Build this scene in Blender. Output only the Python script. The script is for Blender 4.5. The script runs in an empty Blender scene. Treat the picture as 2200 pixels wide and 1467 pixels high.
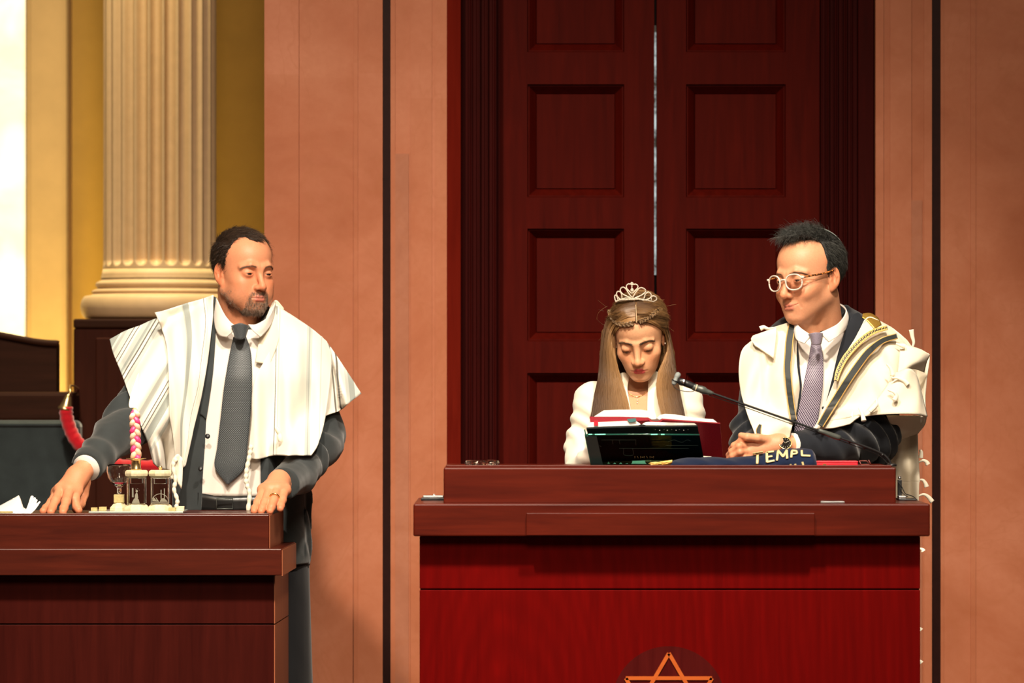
import bpy, bmesh, math, random
import numpy as np
from mathutils import Matrix, Vector
random.seed(7); rng = np.random.default_rng(7)
S = bpy.context.scene; C = S.collection
# ---------------------------------------------------------------- camera
F = 11000.0; ZC = 1.40; HZ = 800.0
cam_d = bpy.data.cameras.new('camera'); cam = bpy.data.objects.new('camera', cam_d); C.objects.link(cam)
cam.location = (0, 0, ZC); cam.rotation_euler = (math.pi/2, 0, 0)
cam_d.sensor_width = 36.0; cam_d.lens = 36.0*F/2200.0
cam_d.shift_x = 0.0; cam_d.shift_y = -(733.5-HZ)/2200.0*1.0
cam_d.clip_start = 0.1; cam_d.clip_end = 200
cam_d.dof.use_dof = True; cam_d.dof.focus_distance = 13.4; cam_d.dof.aperture_fstop = 5.6
S.camera = cam
# ---------------------------------------------------------------- light, exposure
W = bpy.data.worlds.new('world'); S.world = W; W.use_nodes = True
W.node_tree.nodes['Background'].inputs[0].default_value = (1.0, .72, .5, 1)
W.node_tree.nodes['Background'].inputs[1].default_value = 0.10
S.view_settings.view_transform = 'Standard'; S.view_settings.look = 'None'
S.view_settings.exposure = 0.0; S.view_settings.gamma = 1.0
S.view_settings.use_curve_mapping = False
def lamp(name, kind, loc, target, power, size=.5, col=(1, .86, .68), spot=None, blend=.6):
    d = bpy.data.lights.new(name, kind); o = bpy.data.objects.new(name, d); C.objects.link(o)
    d.energy = power; d.color = col; o.location = loc
    if kind == 'AREA': d.shape = 'DISK'; d.size = size
    else: d.shadow_soft_size = size
    if kind == 'SPOT': d.spot_size = math.radians(spot); d.spot_blend = blend
    o.rotation_euler = (Vector(target)-Vector(loc)).to_track_quat('-Z', 'Y').to_euler()
    return o
# ceiling stage spots over the congregation, aimed at the bimah
lamp('stage_spot', 'SPOT', (-1.3, 8.0, 7.0), (-.5, 13.7, 1.2), 2800, .22, (1, .88, .72), 36, .9)
lamp('stage_spot', 'SPOT', (1.2, 8.2, 7.2), (.35, 13.0, 1.2), 2650, .22, (1, .88, .72), 34, .9)
lamp('front_fill', 'AREA', (.2, 3.0, 5.4), (0, 14, 1.3), 460, 2.2, (1, .82, .62))  # unseen fill lamp added in front to soften the contrast
lamp('wall_wash', 'SPOT', (-.9, 9.0, 5.0), (-.6, 15.1, 1.2), 230, .6, (1, .72, .5), 70, 1.0)
# downlight over the column and uplights in the alcove behind it
lamp('alcove_downlight', 'SPOT', (-1.26, 16.05, 5.4), (-1.18, 16.55, 1.5), 1000, .12, (1, .85, .5), 60, 1.0)
lamp('alcove_uplight', 'AREA', (-1.60, 16.9, .70), (-1.5, 17.7, 1.3), 24, .4, (1, .72, .16))

# ---------------------------------------------------------------- helpers
def P(px, py, D):
    return np.array([(px-1100.0)/F*D, D, ZC+(HZ-py)/F*D])
def XW(px, D): return (px-1100.0)/F*D
def ZW(py, D): return ZC+(HZ-py)/F*D
def PA(pts, D=None):
    a = np.array([list(q) for q in pts], float)
    d = a[:, 2] if a.shape[1] > 2 else np.full(len(a), D)
    return np.stack([(a[:, 0]-1100)/F*d, d, ZC+(HZ-a[:, 1])/F*d], 1)
def cr(pts, n):
    """Catmull-Rom resample of a polyline (k-dim) to n points, even parameter"""
    p = np.asarray(pts, float)
    if len(p) == 2:
        t = np.linspace(0, 1, n)[:, None]; return p[0]*(1-t)+p[1]*t
    q = np.vstack([2*p[0]-p[1], p, 2*p[-1]-p[-2]])
    t = np.linspace(0, len(p)-1-1e-9, n); i = t.astype(int); f = (t-i)[:, None]
    a, b, c, d = q[i], q[i+1], q[i+2], q[i+3]
    return .5*(2*b+(c-a)*f+(2*a-5*b+4*c-d)*f**2+(3*b-a-3*c+d)*f**3)
def sstep(a, b, x):
    t = np.clip((x-a)/(b-a), 0, 1); return t*t*(3-2*t)
def fbm(p, f=1.0, seed=0, octv=3):
    o = 0; a = 1.0; r = np.random.default_rng(100+seed)
    for k in range(octv):
        for j in range(3):
            w = r.normal(size=3)*f*2.2; ph = r.uniform(0, 6.28)
            o = o+a/3*np.sin(p[..., 0]*w[0]+p[..., 1]*w[1]+p[..., 2]*w[2]+ph+1.3*np.sin(p[..., 2]*w[1]*.7+p[..., 0]*w[2]*.6+ph))
        f *= 2.1; a *= .5
    return o

def mesh(name, v, f, m=None, parent=None, smooth=True, uv=None, col=None, attrs=None):
    me = bpy.data.meshes.new(name)
    v = np.asarray(v, np.float64)
    if isinstance(f, np.ndarray):
        nf, k = f.shape
        me.vertices.add(len(v)); me.vertices.foreach_set('co', v.ravel())
        me.loops.add(nf*k); me.loops.foreach_set('vertex_index', f.ravel().astype(np.int32))
        me.polygons.add(nf)
        me.polygons.foreach_set('loop_start', np.arange(nf, dtype=np.int32)*k)
        me.polygons.foreach_set('loop_total', np.full(nf, k, np.int32))
        me.update(calc_edges=True)
    else:
        me.from_pydata([tuple(x) for x in v], [], f); me.update()
    if smooth: me.polygons.foreach_set('use_smooth', np.ones(len(me.polygons), bool))
    if uv is not None or col is not None:
        li = np.empty(len(me.loops), np.int32); me.loops.foreach_get('vertex_index', li)
    if uv is not None:
        l = me.uv_layers.new(name='UVMap'); l.data.foreach_set('uv', np.asarray(uv, np.float32)[li].ravel())
    if col is not None:
        a = me.color_attributes.new('Col', 'FLOAT_COLOR', 'POINT')
        c = np.ones((len(v), 4), np.float32); c[:, :3] = col; a.data.foreach_set('color', c.ravel())
    o = bpy.data.objects.new(name, me); C.objects.link(o)
    if m is not None: me.materials.append(m)
    if parent is not None: adopt(o, parent)
    return o
def adopt(o, parent):
    o.parent = parent
    if parent.parent is None and parent.type == 'EMPTY': o.matrix_parent_inverse = Matrix.Translation(-Vector(parent.location))
def thing(name, label, cat, loc, group=None):
    o = bpy.data.objects.new(name, None); C.objects.link(o); o.location = tuple(loc); o.empty_display_size = .05
    o['label'] = label; o['category'] = cat
    if group: o['group'] = group
    return o
def tag(o, label, cat, group=None):
    o['label'] = label; o['category'] = cat
    if group: o['group'] = group
    return o
def struct(o): o['kind'] = 'structure'; return o
def bevel(o, w=.003, seg=2):
    m = o.modifiers.new('bevel', 'BEVEL'); m.width = w; m.segments = seg; m.limit_method = 'ANGLE'; m.angle_limit = .6
    m.harden_normals = False
    return o
def solid(o, t=.003, off=-1):
    m = o.modifiers.new('solid', 'SOLIDIFY'); m.thickness = t; m.offset = off; return o
def subsurf(o, n=1):
    m = o.modifiers.new('sub', 'SUBSURF'); m.levels = n; m.render_levels = n; return o

BOXF = [(0, 1, 2, 3), (7, 6, 5, 4), (0, 4, 5, 1), (1, 5, 6, 2), (2, 6, 7, 3), (3, 7, 4, 0)]
def box8(name, c8, m, parent=None, bw=.003):
    o = mesh(name, c8, [tuple(reversed(f)) for f in BOXF], m, parent, smooth=False)
    if bw: bevel(o, bw)
    return o
def box(name, x0, x1, y0, y1, z0, z1, m, parent=None, bw=.003):
    return box8(name, [(x0, y0, z0), (x1, y0, z0), (x1, y0, z1), (x0, y0, z1), (x0, y1, z0), (x1, y1, z0), (x1, y1, z1), (x0, y1, z1)][:8], m, parent, bw)
def slab(name, px0, px1, py0, py1, D0, D1, m, parent=None, bw=.003, skew=0.0, zbot=None):
    """upright block: front face at depth D0 with the given pixel extent, back face at D1"""
    x0, x1 = XW(px0, D0), XW(px1, D0); zt = ZW(py0, D0); zb = ZW(py1, D0) if zbot is None else zbot
    k = skew*(D1-D0)
    return box8(name, [(x0, D0, zb), (x1, D0, zb), (x1, D0, zt), (x0, D0, zt), (x0+k, D1, zb), (x1+k, D1, zb), (x1+k, D1, zt), (x0+k, D1, zt)], m, parent, bw)

def tube_data(path, r, n=8, cap=True):
    p = np.asarray(path, float)
    if len(p) == 2: p = np.array([p[0], (p[0]+p[1])/2, p[1]])
    k = len(p); r = np.broadcast_to(np.asarray(r, float), (k,))
    t = np.gradient(p, axis=0); t /= np.linalg.norm(t, axis=1)[:, None]+1e-12
    u = np.cross(t[0], [0, 0, 1.0]); 
    if np.linalg.norm(u) < .1: u = np.cross(t[0], [0, 1.0, 0])
    vs = []; a = np.linspace(0, 2*np.pi, n, endpoint=False)
    for i in range(k):
        u = u-t[i]*np.dot(u, t[i]); u /= np.linalg.norm(u); w = np.cross(t[i], u)
        vs.append(p[i]+r[i]*(np.cos(a)[:, None]*u+np.sin(a)[:, None]*w))
    v = np.vstack(vs); f = []
    for i in range(k-1):
        for j in range(n):
            f.append((i*n+j, i*n+(j+1) % n, (i+1)*n+(j+1) % n, (i+1)*n+j))
    if cap:
        f.append(tuple(reversed(range(n)))); f.append(tuple((k-1)*n+j for j in range(n)))
    return v, f
def join(parts):
    v = []; f = []; o = 0
    for a, b in parts:
        v.append(np.asarray(a, float)); f += [tuple(i+o for i in q) for q in b]; o += len(a)
    return np.vstack(v), f
def tube(name, path, r, m, parent=None, n=8):
    v, f = tube_data(path, r, n); return mesh(name, v, f, m, parent)
def tubes(name, paths, r, m, parent=None, n=6):
    v, f = join([tube_data(p, r, n) for p in paths]); return mesh(name, v, f, m, parent)
def lathe_data(prof, c, n=32, sq=False):
    """prof: list of (r, z); c centre xyz"""
    v = []; f = []; a = np.linspace(0, 2*np.pi, n, endpoint=False)+(np.pi/n if sq else 0)
    for r, z in prof:
        for t in a: v.append((c[0]+r*math.cos(t), c[1]+r*math.sin(t), c[2]+z))
    k = len(prof)
    for i in range(k-1):
        for j in range(n): f.append((i*n+j, i*n+(j+1) % n, (i+1)*n+(j+1) % n, (i+1)*n+j))
    f.append(tuple(reversed(range(n)))); f.append(tuple((k-1)*n+j for j in range(n)))
    return np.array(v), f
def lathe(name, prof, c, m, parent=None, n=32, smooth=True, sq=False):
    v, f = lathe_data(prof, c, n, sq); return mesh(name, v, f, m, parent, smooth)
def grid_faces(nu, nv, closed=False):
    f = []
    for j in range(nv-1):
        for i in range(nu if closed else nu-1):
            a = j*nu+i; b = j*nu+(i+1) % nu
            f.append((a, b, b+nu, a+nu))
    return np.array(f, np.int32)

# ---------------------------------------------------------------- SDF tools
def ell(p, c, r):
    q = (p-np.array(c, np.float32))/np.array(r, np.float32); k0 = np.sqrt((q*q).sum(-1)); q /= np.array(r, np.float32)
    k1 = np.sqrt((q*q).sum(-1))+1e-9
    return k0*(k0-1)/k1
def cap(p, a, b, ra, rb=None):
    rb = ra if rb is None else rb
    a = np.array(a, np.float32); b = np.array(b, np.float32); d = b-a
    q = p-a; h = np.clip((q@d)/(d@d+1e-12), 0, 1)
    e = q-h[..., None]*d
    return np.sqrt((e*e).sum(-1))-(ra+(rb-ra)*h)
def smin(a, b, k):
    h = np.clip(.5+.5*(b-a)/k, 0, 1); return b*(1-h)+a*h-k*h*(1-h)
def smax(a, b, k): return -smin(-a, -b, k)
def chain(p, pts, rs, k=.004):
    d = None
    for i in range(len(pts)-1):
        e = cap(p, pts[i], pts[i+1], rs[i], rs[i+1]); d = e if d is None else smin(d, e, k)
    return d
EDG = [(0, 1), (2, 3), (4, 5), (6, 7), (0, 2), (1, 3), (4, 6), (5, 7), (0, 4), (1, 5), (2, 6), (3, 7)]
def nets(fn, lo, hi, h, cs=4, margin=1.9):
    """naive surface nets on a narrow band; returns verts, quads"""
    lo = np.array(lo, float); hi = np.array(hi, float)
    n = np.ceil((hi-lo)/(h*cs)).astype(int)+1
    ax = [lo[i]+np.arange(n[i])*h*cs for i in range(3)]
    G = np.stack(np.meshgrid(*ax, indexing='ij'), -1).astype(np.float32)
    Fc = fn(G.reshape(-1, 3)).reshape(n)
    H = Fc+0; 
    band = np.abs(Fc) < h*cs*margin
    m = (n-1)*cs+1
    i0 = [np.minimum((np.arange(m[i])+cs//2)//cs, n[i]-1) for i in range(3)]
    bf = band[np.ix_(*i0)]
    V = np.where(Fc[np.ix_(*i0)] < 0, -1.0, 1.0).astype(np.float32)*h*8
    idx = np.argwhere(bf)
    for s in range(0, len(idx), 400000):
        k = idx[s:s+400000]; V[k[:, 0], k[:, 1], k[:, 2]] = fn((lo+k*h).astype(np.float32))
    Sg = V < 0
    c = [Sg[dx:m[0]-1+dx, dy:m[1]-1+dy, dz:m[2]-1+dz] for dz in (0, 1) for dy in (0, 1) for dx in (0, 1)]
    tot = sum(x.astype(np.int8) for x in c); act = (tot > 0) & (tot < 8)
    cells = np.argwhere(act); vid = np.full(act.shape, -1, np.int64); vid[act] = np.arange(len(cells))
    off = np.array([(dx, dy, dz) for dz in (0, 1) for dy in (0, 1) for dx in (0, 1)])
    cv = np.stack([V[cells[:, 0]+o[0], cells[:, 1]+o[1], cells[:, 2]+o[2]] for o in off], 1)
    acc = np.zeros((len(cells), 3)); cnt = np.zeros(len(cells))
    for a, b in EDG:
        va, vb = cv[:, a], cv[:, b]; mk = (va < 0) != (vb < 0)
        t = np.where(mk, va/(va-vb+1e-20), 0)
        q = off[a]+(off[b]-off[a])*t[:, None]
        acc += q*mk[:, None]; cnt += mk
    verts = lo+(cells+acc/cnt[:, None])*h
    quads = []
    for axn in range(3):
        u, w = [(1, 2), (2, 0), (0, 1)][axn]
        sl0 = [slice(1, -1)]*3; sl0[axn] = slice(0, -1)
        sl1 = [slice(1, -1)]*3; sl1[axn] = slice(1, None)
        A = Sg[tuple(sl0)]; B = Sg[tuple(sl1)]
        e = np.argwhere(A != B)
        if not len(e): continue
        inside = A[e[:, 0], e[:, 1], e[:, 2]]
        g = e+1; g[:, axn] = e[:, axn]
        du = np.zeros(3, int); du[u] = 1; dw = np.zeros(3, int); dw[w] = 1
        def V_(q): return vid[q[:, 0], q[:, 1], q[:, 2]]
        q = np.stack([V_(g-du-dw), V_(g-dw), V_(g), V_(g-du)], 1)
        q[~inside] = q[~inside][:, ::-1]
        quads.append(q)
    Q = np.vstack(quads); Q = Q[(Q >= 0).all(1)]
    return verts, Q.astype(np.int32)
def merge(parts):
    v = []; f = []; c = []; o = 0
    for a, b, cc in parts:
        v.append(a); f.append(b+o); c.append(cc); o += len(a)
    return np.vstack(v), np.vstack(f), np.vstack(c)
def torso_fn(secs, ex=2.4):
    """secs (py, pxc, halfpx, ry, D) top to bottom -> sdf in world"""
    s = sorted([(ZW(py, D), XW(c, D), hw/F*D, ry, D) for py, c, hw, ry, D in secs])
    a = np.array(s)
    zz = np.linspace(a[0, 0], a[-1, 0], 200)
    tab = np.stack([np.interp(zz, a[:, 0], a[:, i]) for i in range(1, 5)], 1)
    k = np.ones(9)/9
    tab = np.stack([np.convolve(np.pad(tab[:, i], 4, 'edge'), k, 'valid') for i in range(4)], 1)
    def fn(p):
        z = p[..., 2]; cx, rx, ry, cy = [np.interp(z, zz, tab[:, i]) for i in range(4)]
        q = (np.abs((p[..., 0]-cx)/rx)**ex+np.abs((p[..., 1]-cy)/ry)**ex)**(1/ex)
        d = (q-1)*np.minimum(rx, ry)*.85
        return np.maximum(np.maximum(d, z-zz[-1]), zz[0]-z).astype(np.float32)
    return fn
def hit(fn, px, py, D0, span=.7, off=0.0, fall=None, miss=None):
    """march from the camera side onto the surface fn=off; returns depth D"""
    px = np.asarray(px, float); py = np.asarray(py, float)
    D = np.full(px.shape, D0-span/2); ok = np.zeros(px.shape, bool)
    for _ in range(90):
        p = np.stack([(px-1100)/F*D, D, ZC+(HZ-py)/F*D], -1)
        d = fn(p.astype(np.float32))-off
        ok |= d < .0015
        D = np.where(ok, D, D+np.maximum(d*.8, .001))
        D = np.minimum(D, D0+span/2)
    if miss is not None: miss.append(~ok)
    return np.where(ok, D, D0 if fall is None else fall)
def cloth(name, rows, m, parent, fn=None, D0=13, off=.012, nu=40, nv=40, fold=None, thick=.003, uvf=None, smooth=12, pull=None, dd=0.0, sub=0):
    """rows: list of polylines of (px,py[,D]); drapes over fn when given, else the D given per point"""
    rows = [[tuple(q) if len(q) > 2 else (q[0], q[1], D0) for q in r] for r in rows]; k = 3
    R = np.stack([cr(r, nu) for r in rows])           # rows, nu, k
    G = np.stack([cr(R[:, i], nv) for i in range(nu)], 1)  # nv, nu, k
    px, py = G[..., 0], G[..., 1]
    U, Vv = np.meshgrid(np.linspace(0, 1, nu), np.linspace(0, 1, nv))
    if fn is not None:
        miss = []
        D = hit(fn, px, py, D0, fall=D0, miss=miss, off=off); ms = miss[0]
        lim = np.where(ms, 1e3, D)
        if k > 2: D = np.where(ms, G[..., 2], D)
        for _ in range(smooth):
            E = np.pad(D, 1, 'edge'); E = (E[:-2, 1:-1]+E[2:, 1:-1]+E[1:-1, :-2]+E[1:-1, 2:])/4
            D = np.minimum(E, lim)
        D = D+dd
    else:
        D = G[..., 2] if k > 2 else np.full(px.shape, float(D0))
    if fold is not None: D = D-fold(U, Vv, px, py)
    v = np.stack([(px-1100)/F*D, D, ZC+(HZ-py)/F*D], -1).reshape(-1, 3)
    if uvf is None: uv = np.stack([U, Vv], -1).reshape(-1, 2)
    else: uv = np.stack(uvf(U, Vv, px, py), -1).reshape(-1, 2)
    o = mesh(name, v, grid_faces(nu, nv), m, parent, uv=uv)
    if thick: solid(o, thick, 0)
    if sub: subsurf(o, sub)
    return o
def strip(name, line, w, m, parent, fn=None, D0=13, off=.016, n=40, thick=.0012, nu=4, dd=0.0):
    """ribbon along a pixel polyline of width w px (scalar or list), laid on fn"""
    L = cr(np.array(line, float), n); 
    T = np.gradient(L[:, :2], axis=0); T /= np.linalg.norm(T, axis=1)[:, None]; N = np.stack([-T[:, 1], T[:, 0]], 1)
    ww = np.interp(np.linspace(0, 1, n), np.linspace(0, 1, np.size(w)), np.atleast_1d(w))
    s = np.linspace(-.5, .5, nu)
    px = L[:, None, 0]+N[:, None, 0]*s*ww[:, None]; py = L[:, None, 1]+N[:, None, 1]*s*ww[:, None]
    if fn is not None: D = hit(fn, px, py, D0, off=off, fall=D0)+dd
    elif L.shape[1] > 2: D = np.repeat(L[:, 2:3], nu, 1)
    else: D = np.full(px.shape, float(D0))
    v = np.stack([(px-1100)/F*D, D, ZC+(HZ-py)/F*D], -1).reshape(-1, 3)
    ln = np.concatenate([[0], np.cumsum(np.linalg.norm(np.diff(L[:, :2], axis=0), axis=1))])
    uv = np.stack([np.broadcast_to(s+.5, px.shape), np.broadcast_to(ln[:, None]/np.mean(ww), px.shape)], -1).reshape(-1, 2)
    o = mesh(name, v, grid_faces(nu, n), m, parent, uv=uv)
    if thick: solid(o, thick, 0)
    return o
def strands(name, paths, r0, r1, m, parent, col=None, seed=3):
    """paths (N,K,3) -> one mesh of fine three-sided hairs"""
    p = np.asarray(paths, np.float32); N, K = p.shape[:2]
    t = np.gradient(p, axis=1); t /= np.linalg.norm(t, axis=2, keepdims=True)+1e-9
    ref = np.zeros_like(t); ref[..., 1] = 1.0; ref[..., 0] = .2
    u = np.cross(t, ref); u /= np.linalg.norm(u, axis=2, keepdims=True)+1e-9; w = np.cross(t, u)
    r = np.linspace(r0, r1, K)[None, :, None]
    vs = np.stack([p+r*(math.cos(a)*u+math.sin(a)*w) for a in (0, 2.094, 4.189)], 2)  # N,K,3,3
    v = vs.reshape(-1, 3)
    base = (np.arange(N)*K*3)[:, None, None]; kk = (np.arange(K-1)*3)[None, :, None]; j = np.arange(3)[None, None]
    j2 = (j+1) % 3
    f = np.stack([base+kk+j, base+kk+j2, base+kk+3+j2, base+kk+3+j], -1).reshape(-1, 4)
    g = np.random.default_rng(seed).uniform(0, 1, N)
    cc = None
    if col is not None:
        a, b = np.array(col[0]), np.array(col[1]); cc = np.repeat(a+(b-a)*(g[:, None]**1.5), K*3, 0)
    return mesh(name, v, f.astype(np.int32), m, parent, col=cc)

# ---------------------------------------------------------------- materials
def mat(name, col=(.5, .5, .5), rough=.5, metal=0, spec=.5, emit=None, es=1, trans=0, ior=1.45, alpha=None, sheen=0, sss=0, coat=0):
    m = bpy.data.materials.new(name); m.use_nodes = True; b = m.node_tree.nodes['Principled BSDF']; I = b.inputs
    I['Base Color'].default_value = (*col, 1); I['Roughness'].default_value = rough; I['Metallic'].default_value = metal
    I['Specular IOR Level'].default_value = spec; I['Transmission Weight'].default_value = trans; I['IOR'].default_value = ior
    if emit: I['Emission Color'].default_value = (*emit, 1); I['Emission Strength'].default_value = es
    if sheen: I['Sheen Weight'].default_value = sheen; I['Sheen Roughness'].default_value = .5
    if sss: I['Subsurface Weight'].default_value = sss; I['Subsurface Radius'].default_value = (.012, .005, .003); I['Subsurface Scale'].default_value = 1.0
    if coat: I['Coat Weight'].default_value = coat; I['Coat Roughness'].default_value = .12
    return m
class N:
    def __init__(s, m): s.t = m.node_tree; s.b = s.t.nodes['Principled BSDF']
    def n(s, k, **kw):
        x = s.t.nodes.new(k)
        for a, b in kw.items(): setattr(x, a, b)
        return x
    def l(s, a, b): s.t.links.new(a, b)
    def coord(s, out='Object', scale=(1, 1, 1), rot=(0, 0, 0), loc=(0, 0, 0)):
        c = s.n('ShaderNodeTexCoord'); mp = s.n('ShaderNodeMapping')
        mp.inputs['Scale'].default_value = scale; mp.inputs['Rotation'].default_value = rot; mp.inputs['Location'].default_value = loc
        s.l(c.outputs[out], mp.inputs[0]); return mp.outputs[0]
    def noise(s, vec, scale, detail=4, rough=.5, dist=0):
        x = s.n('ShaderNodeTexNoise'); x.inputs['Scale'].default_value = scale; x.inputs['Detail'].default_value = detail
        x.inputs['Roughness'].default_value = rough; x.inputs['Distortion'].default_value = dist
        if vec is not None: s.l(vec, x.inputs['Vector'])
        return x.outputs['Fac']
    def ramp(s, fac, stops, interp='LINEAR'):
        x = s.n('ShaderNodeValToRGB'); e = x.color_ramp.elements; x.color_ramp.interpolation = interp
        while len(e) < len(stops): e.new(.5)
        for i, (p, c) in enumerate(stops): e[i].position = p; e[i].color = (*c, 1) if len(c) == 3 else c
        s.l(fac, x.inputs[0]); return x.outputs[0]
    def mix(s, fac, a, b, mode='MIX'):
        x = s.n('ShaderNodeMix'); x.data_type = 'RGBA'; x.blend_type = mode
        for i, q in ((0, fac), (6, a), (7, b)):
            if isinstance(q, (int, float)): x.inputs[i].default_value = q
            elif isinstance(q, tuple): x.inputs[i].default_value = (*q, 1)
            else: s.l(q, x.inputs[i])
        return x.outputs[2]
    def math(s, op, a, b=None, c=None):
        x = s.n('ShaderNodeMath', operation=op)
        for i, q in enumerate((a, b, c)):
            if q is None: continue
            if isinstance(q, (int, float)): x.inputs[i].default_value = q
            else: s.l(q, x.inputs[i])
        return x.outputs[0]
    def bump(s, h, strength=.3, dist=.002):
        x = s.n('ShaderNodeBump'); x.inputs['Strength'].default_value = strength; x.inputs['Distance'].default_value = dist
        s.l(h, x.inputs['Height']); s.l(x.outputs[0], s.b.inputs['Normal']); return x
    def color(s, c): s.l(c, s.b.inputs['Base Color'])
    def sep(s, v):
        x = s.n('ShaderNodeSeparateXYZ'); s.l(v, x.inputs[0]); return x.outputs

def marble(name, a=(.385, .128, .062), b=(.32, .094, .040), c=(.46, .175, .098)):
    m = mat(name, rough=.5, spec=.2); n = N(m); v = n.coord()
    big = n.noise(v, 1.6, 5, .6, 1.5); mid = n.noise(v, 7, 6, .65, .8); fin = n.noise(v, 60, 3, .6)
    base = n.ramp(big, [(.3, b), (.5, a), (.72, c)])
    base = n.mix(n.ramp(mid, [(.35, (0, 0, 0)), (.75, (.5, .5, .5))]), base, c)
    w = n.noise(n.coord(scale=(1, 1, .8)), 2.2, 3, .5, 3.0)
    vein = n.ramp(w, [(.48, (0, 0, 0)), (.5, (.25, .25, .25)), (.52, (0, 0, 0))])
    base = n.mix(vein, base, (.33, .11, .045))
    base = n.mix(n.ramp(fin, [(.3, (0, 0, 0)), (.8, (.25, .25, .25))]), base, b)
    n.color(base); n.bump(fin, .08, .001); return m
def wood(name, dark, light, rough=.28, scale=1, grain='x', coat=.4, spec=.5, cathedral=False):
    m = mat(name, rough=rough, coat=coat, spec=spec); n = N(m)
    sc = {'x': (1.2, 1.2, 16), 'z': (16, 16, 1.2)}[grain]
    v = n.coord(scale=tuple(q*scale for q in sc))
    g = n.noise(v, 2.6, 8, .62, .4); b = n.noise(n.coord(scale=(1, 1, 2)), 3.2, 4, .55, .6)
    col = n.ramp(g, [(.28, dark), (.72, light)])
    col = n.mix(n.ramp(b, [(.3, (0, 0, 0)), (.75, (.75, .75, .75))]), col, tuple(.6*x+.4*y for x, y in zip(dark, light)))
    if cathedral:
        w = n.n('ShaderNodeTexWave', wave_type='RINGS', rings_direction='Y'); n.l(n.coord(scale=(3.4, .1, .75), loc=(0, 0, 0)), w.inputs[0])
        w.inputs['Scale'].default_value = 4.2; w.inputs['Distortion'].default_value = 5; w.inputs['Detail'].default_value = 4; w.inputs['Detail Scale'].default_value = .8
        col = n.mix(n.math('MULTIPLY', w.outputs['Fac'], .30), col, dark)
    n.color(col); n.bump(g, .04, .001); return m
def plain(name, col, rough=.7, ns=40, amt=.15, bumpd=.001, **kw):
    m = mat(name, col, rough, **kw); n = N(m); v = n.coord(); f = n.noise(v, ns, 4, .6)
    d = tuple(c*(1-amt*1.6) for c in col); l = tuple(min(1, c*(1+amt)) for c in col)
    n.color(n.ramp(f, [(.25, d), (.75, l)])); n.bump(f, .25, bumpd); return m
def fabric(name, col, rough=.85, sheen=.3, ns=900, amt=.25, coarse=9, wr=0.0):
    m = mat(name, col, rough, spec=.2, sheen=sheen); n = N(m); v = n.coord()
    f = n.noise(v, ns, 2, .6); g = n.noise(v, coarse, 4, .55)
    d = tuple(c*(1-amt) for c in col); l = tuple(min(1, c*(1+amt)) for c in col)
    n.color(n.mix(.5, n.ramp(f, [(.3, d), (.7, l)]), n.ramp(g, [(.3, d), (.7, l)])))
    h = n.math('ADD', n.math('MULTIPLY', f, .15), n.math('MULTIPLY', g, 1.0)); n.bump(h, .4, .0015 if not wr else wr); return m
def colattr(name, rough=.5, spec=.5, sss=0, bumps=None, sheen=0):
    m = mat(name, rough=rough, spec=spec, sss=sss, sheen=sheen); n = N(m); a = n.n('ShaderNodeAttribute', attribute_name='Col')
    if bumps:
        v = n.coord(); f = n.noise(v, bumps[0], 3, .6); n.bump(f, bumps[1], .0006)
        n.color(n.mix(n.ramp(f, [(.3, (0, 0, 0)), (.8, (.25, .25, .25))]), a.outputs['Color'], (.42, .14, .07)))
    else: n.color(a.outputs['Color'])
    return m
M = {}
M['marble'] = marble('pink marble')
M['marble2'] = marble('pink marble slab', (.375, .120, .056), (.30, .086, .036), (.44, .165, .088))
M['band1'] = marble('carved marble strip', (.33, .12, .065), (.24, .08, .04), (.42, .17, .10))
M['inlay'] = plain('dark wood inlay', (.016, .004, .003), .5, spec=.1)
M['door'] = wood('mahogany door', (.036, .0016, .0007), (.076, .0038, .0014), .6, 1, 'z', 0, .05)
M['jamb'] = wood('mahogany jamb lit side', (.085, .0045, .002), (.15, .010, .004), .6, 1, 'z', 0, .05)
M['trimdk'] = wood('dark door moulding', (.020, .0012, .0009), (.040, .0022, .0014), .6, 1, 'z', 0, .05)
M['toptier'] = wood('lectern cherry top', (.045, .0036, .0014), (.115, .011, .0035), .34, 1, 'x', .15, .2)
M['front'] = wood('lectern red cherry front', (.080, .0005, .0004), (.155, .0013, .0009), .6, 1, 'z', 0, .04, cathedral=True)
M['toptierL'] = wood('left lectern walnut top', (.032, .004, .002), (.095, .013, .005), .34, 1, 'x', .15, .2)
M['frontL'] = wood('left lectern walnut front', (.026, .0025, .0016), (.055, .006, .0035), .6, 1, 'z', 0, .05)
M['sideL'] = wood('left lectern end reflection tint', (.22, .06, .025), (.36, .11, .048), .35, 1, 'z', .1)  # paler colour imitates the wall's reflection on the end faces
M['darkwood'] = wood('dark brown wood', (.022, .008, .004), (.045, .015, .008), .6, 1, 'x', 0, .08)
M['pedwood'] = wood('brown pedestal wood', (.030, .007, .0035), (.06, .014, .007), .6, 1, 'z', 0, .08)
M['seam'] = mat('seam shadow gap', (.01, .002, .002), .9)
M['cream'] = plain('cream column plaster', (.64, .44, .24), .55, 25, .05)
M['yellow'] = plain('ochre wall paint', (.52, .31, .07), .8, 10, .05)
M['tan'] = plain('tan wall paint', (.60, .40, .19), .8, 10, .05)
M['floor'] = wood('floor boards', (.06, .02, .01), (.12, .05, .025), .5, 1, 'x', .1)
M['gold'] = plain('gold braid', (.70, .42, .08), .35, 700, .3, metal=.7)
M['goldm'] = mat('polished gold', (.85, .58, .22), .22, metal=1)
M['brass'] = mat('brass', (.8, .6, .3), .3, metal=1)
M['silver'] = mat('silver rhinestone metal', (.90, .82, .70), .28, metal=.55)
M['chrome'] = mat('chrome', (.8, .8, .8), .15, metal=1)
M['glass'] = mat('clear glass', (1, 1, 1), .02, trans=1, ior=1.45)
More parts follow.
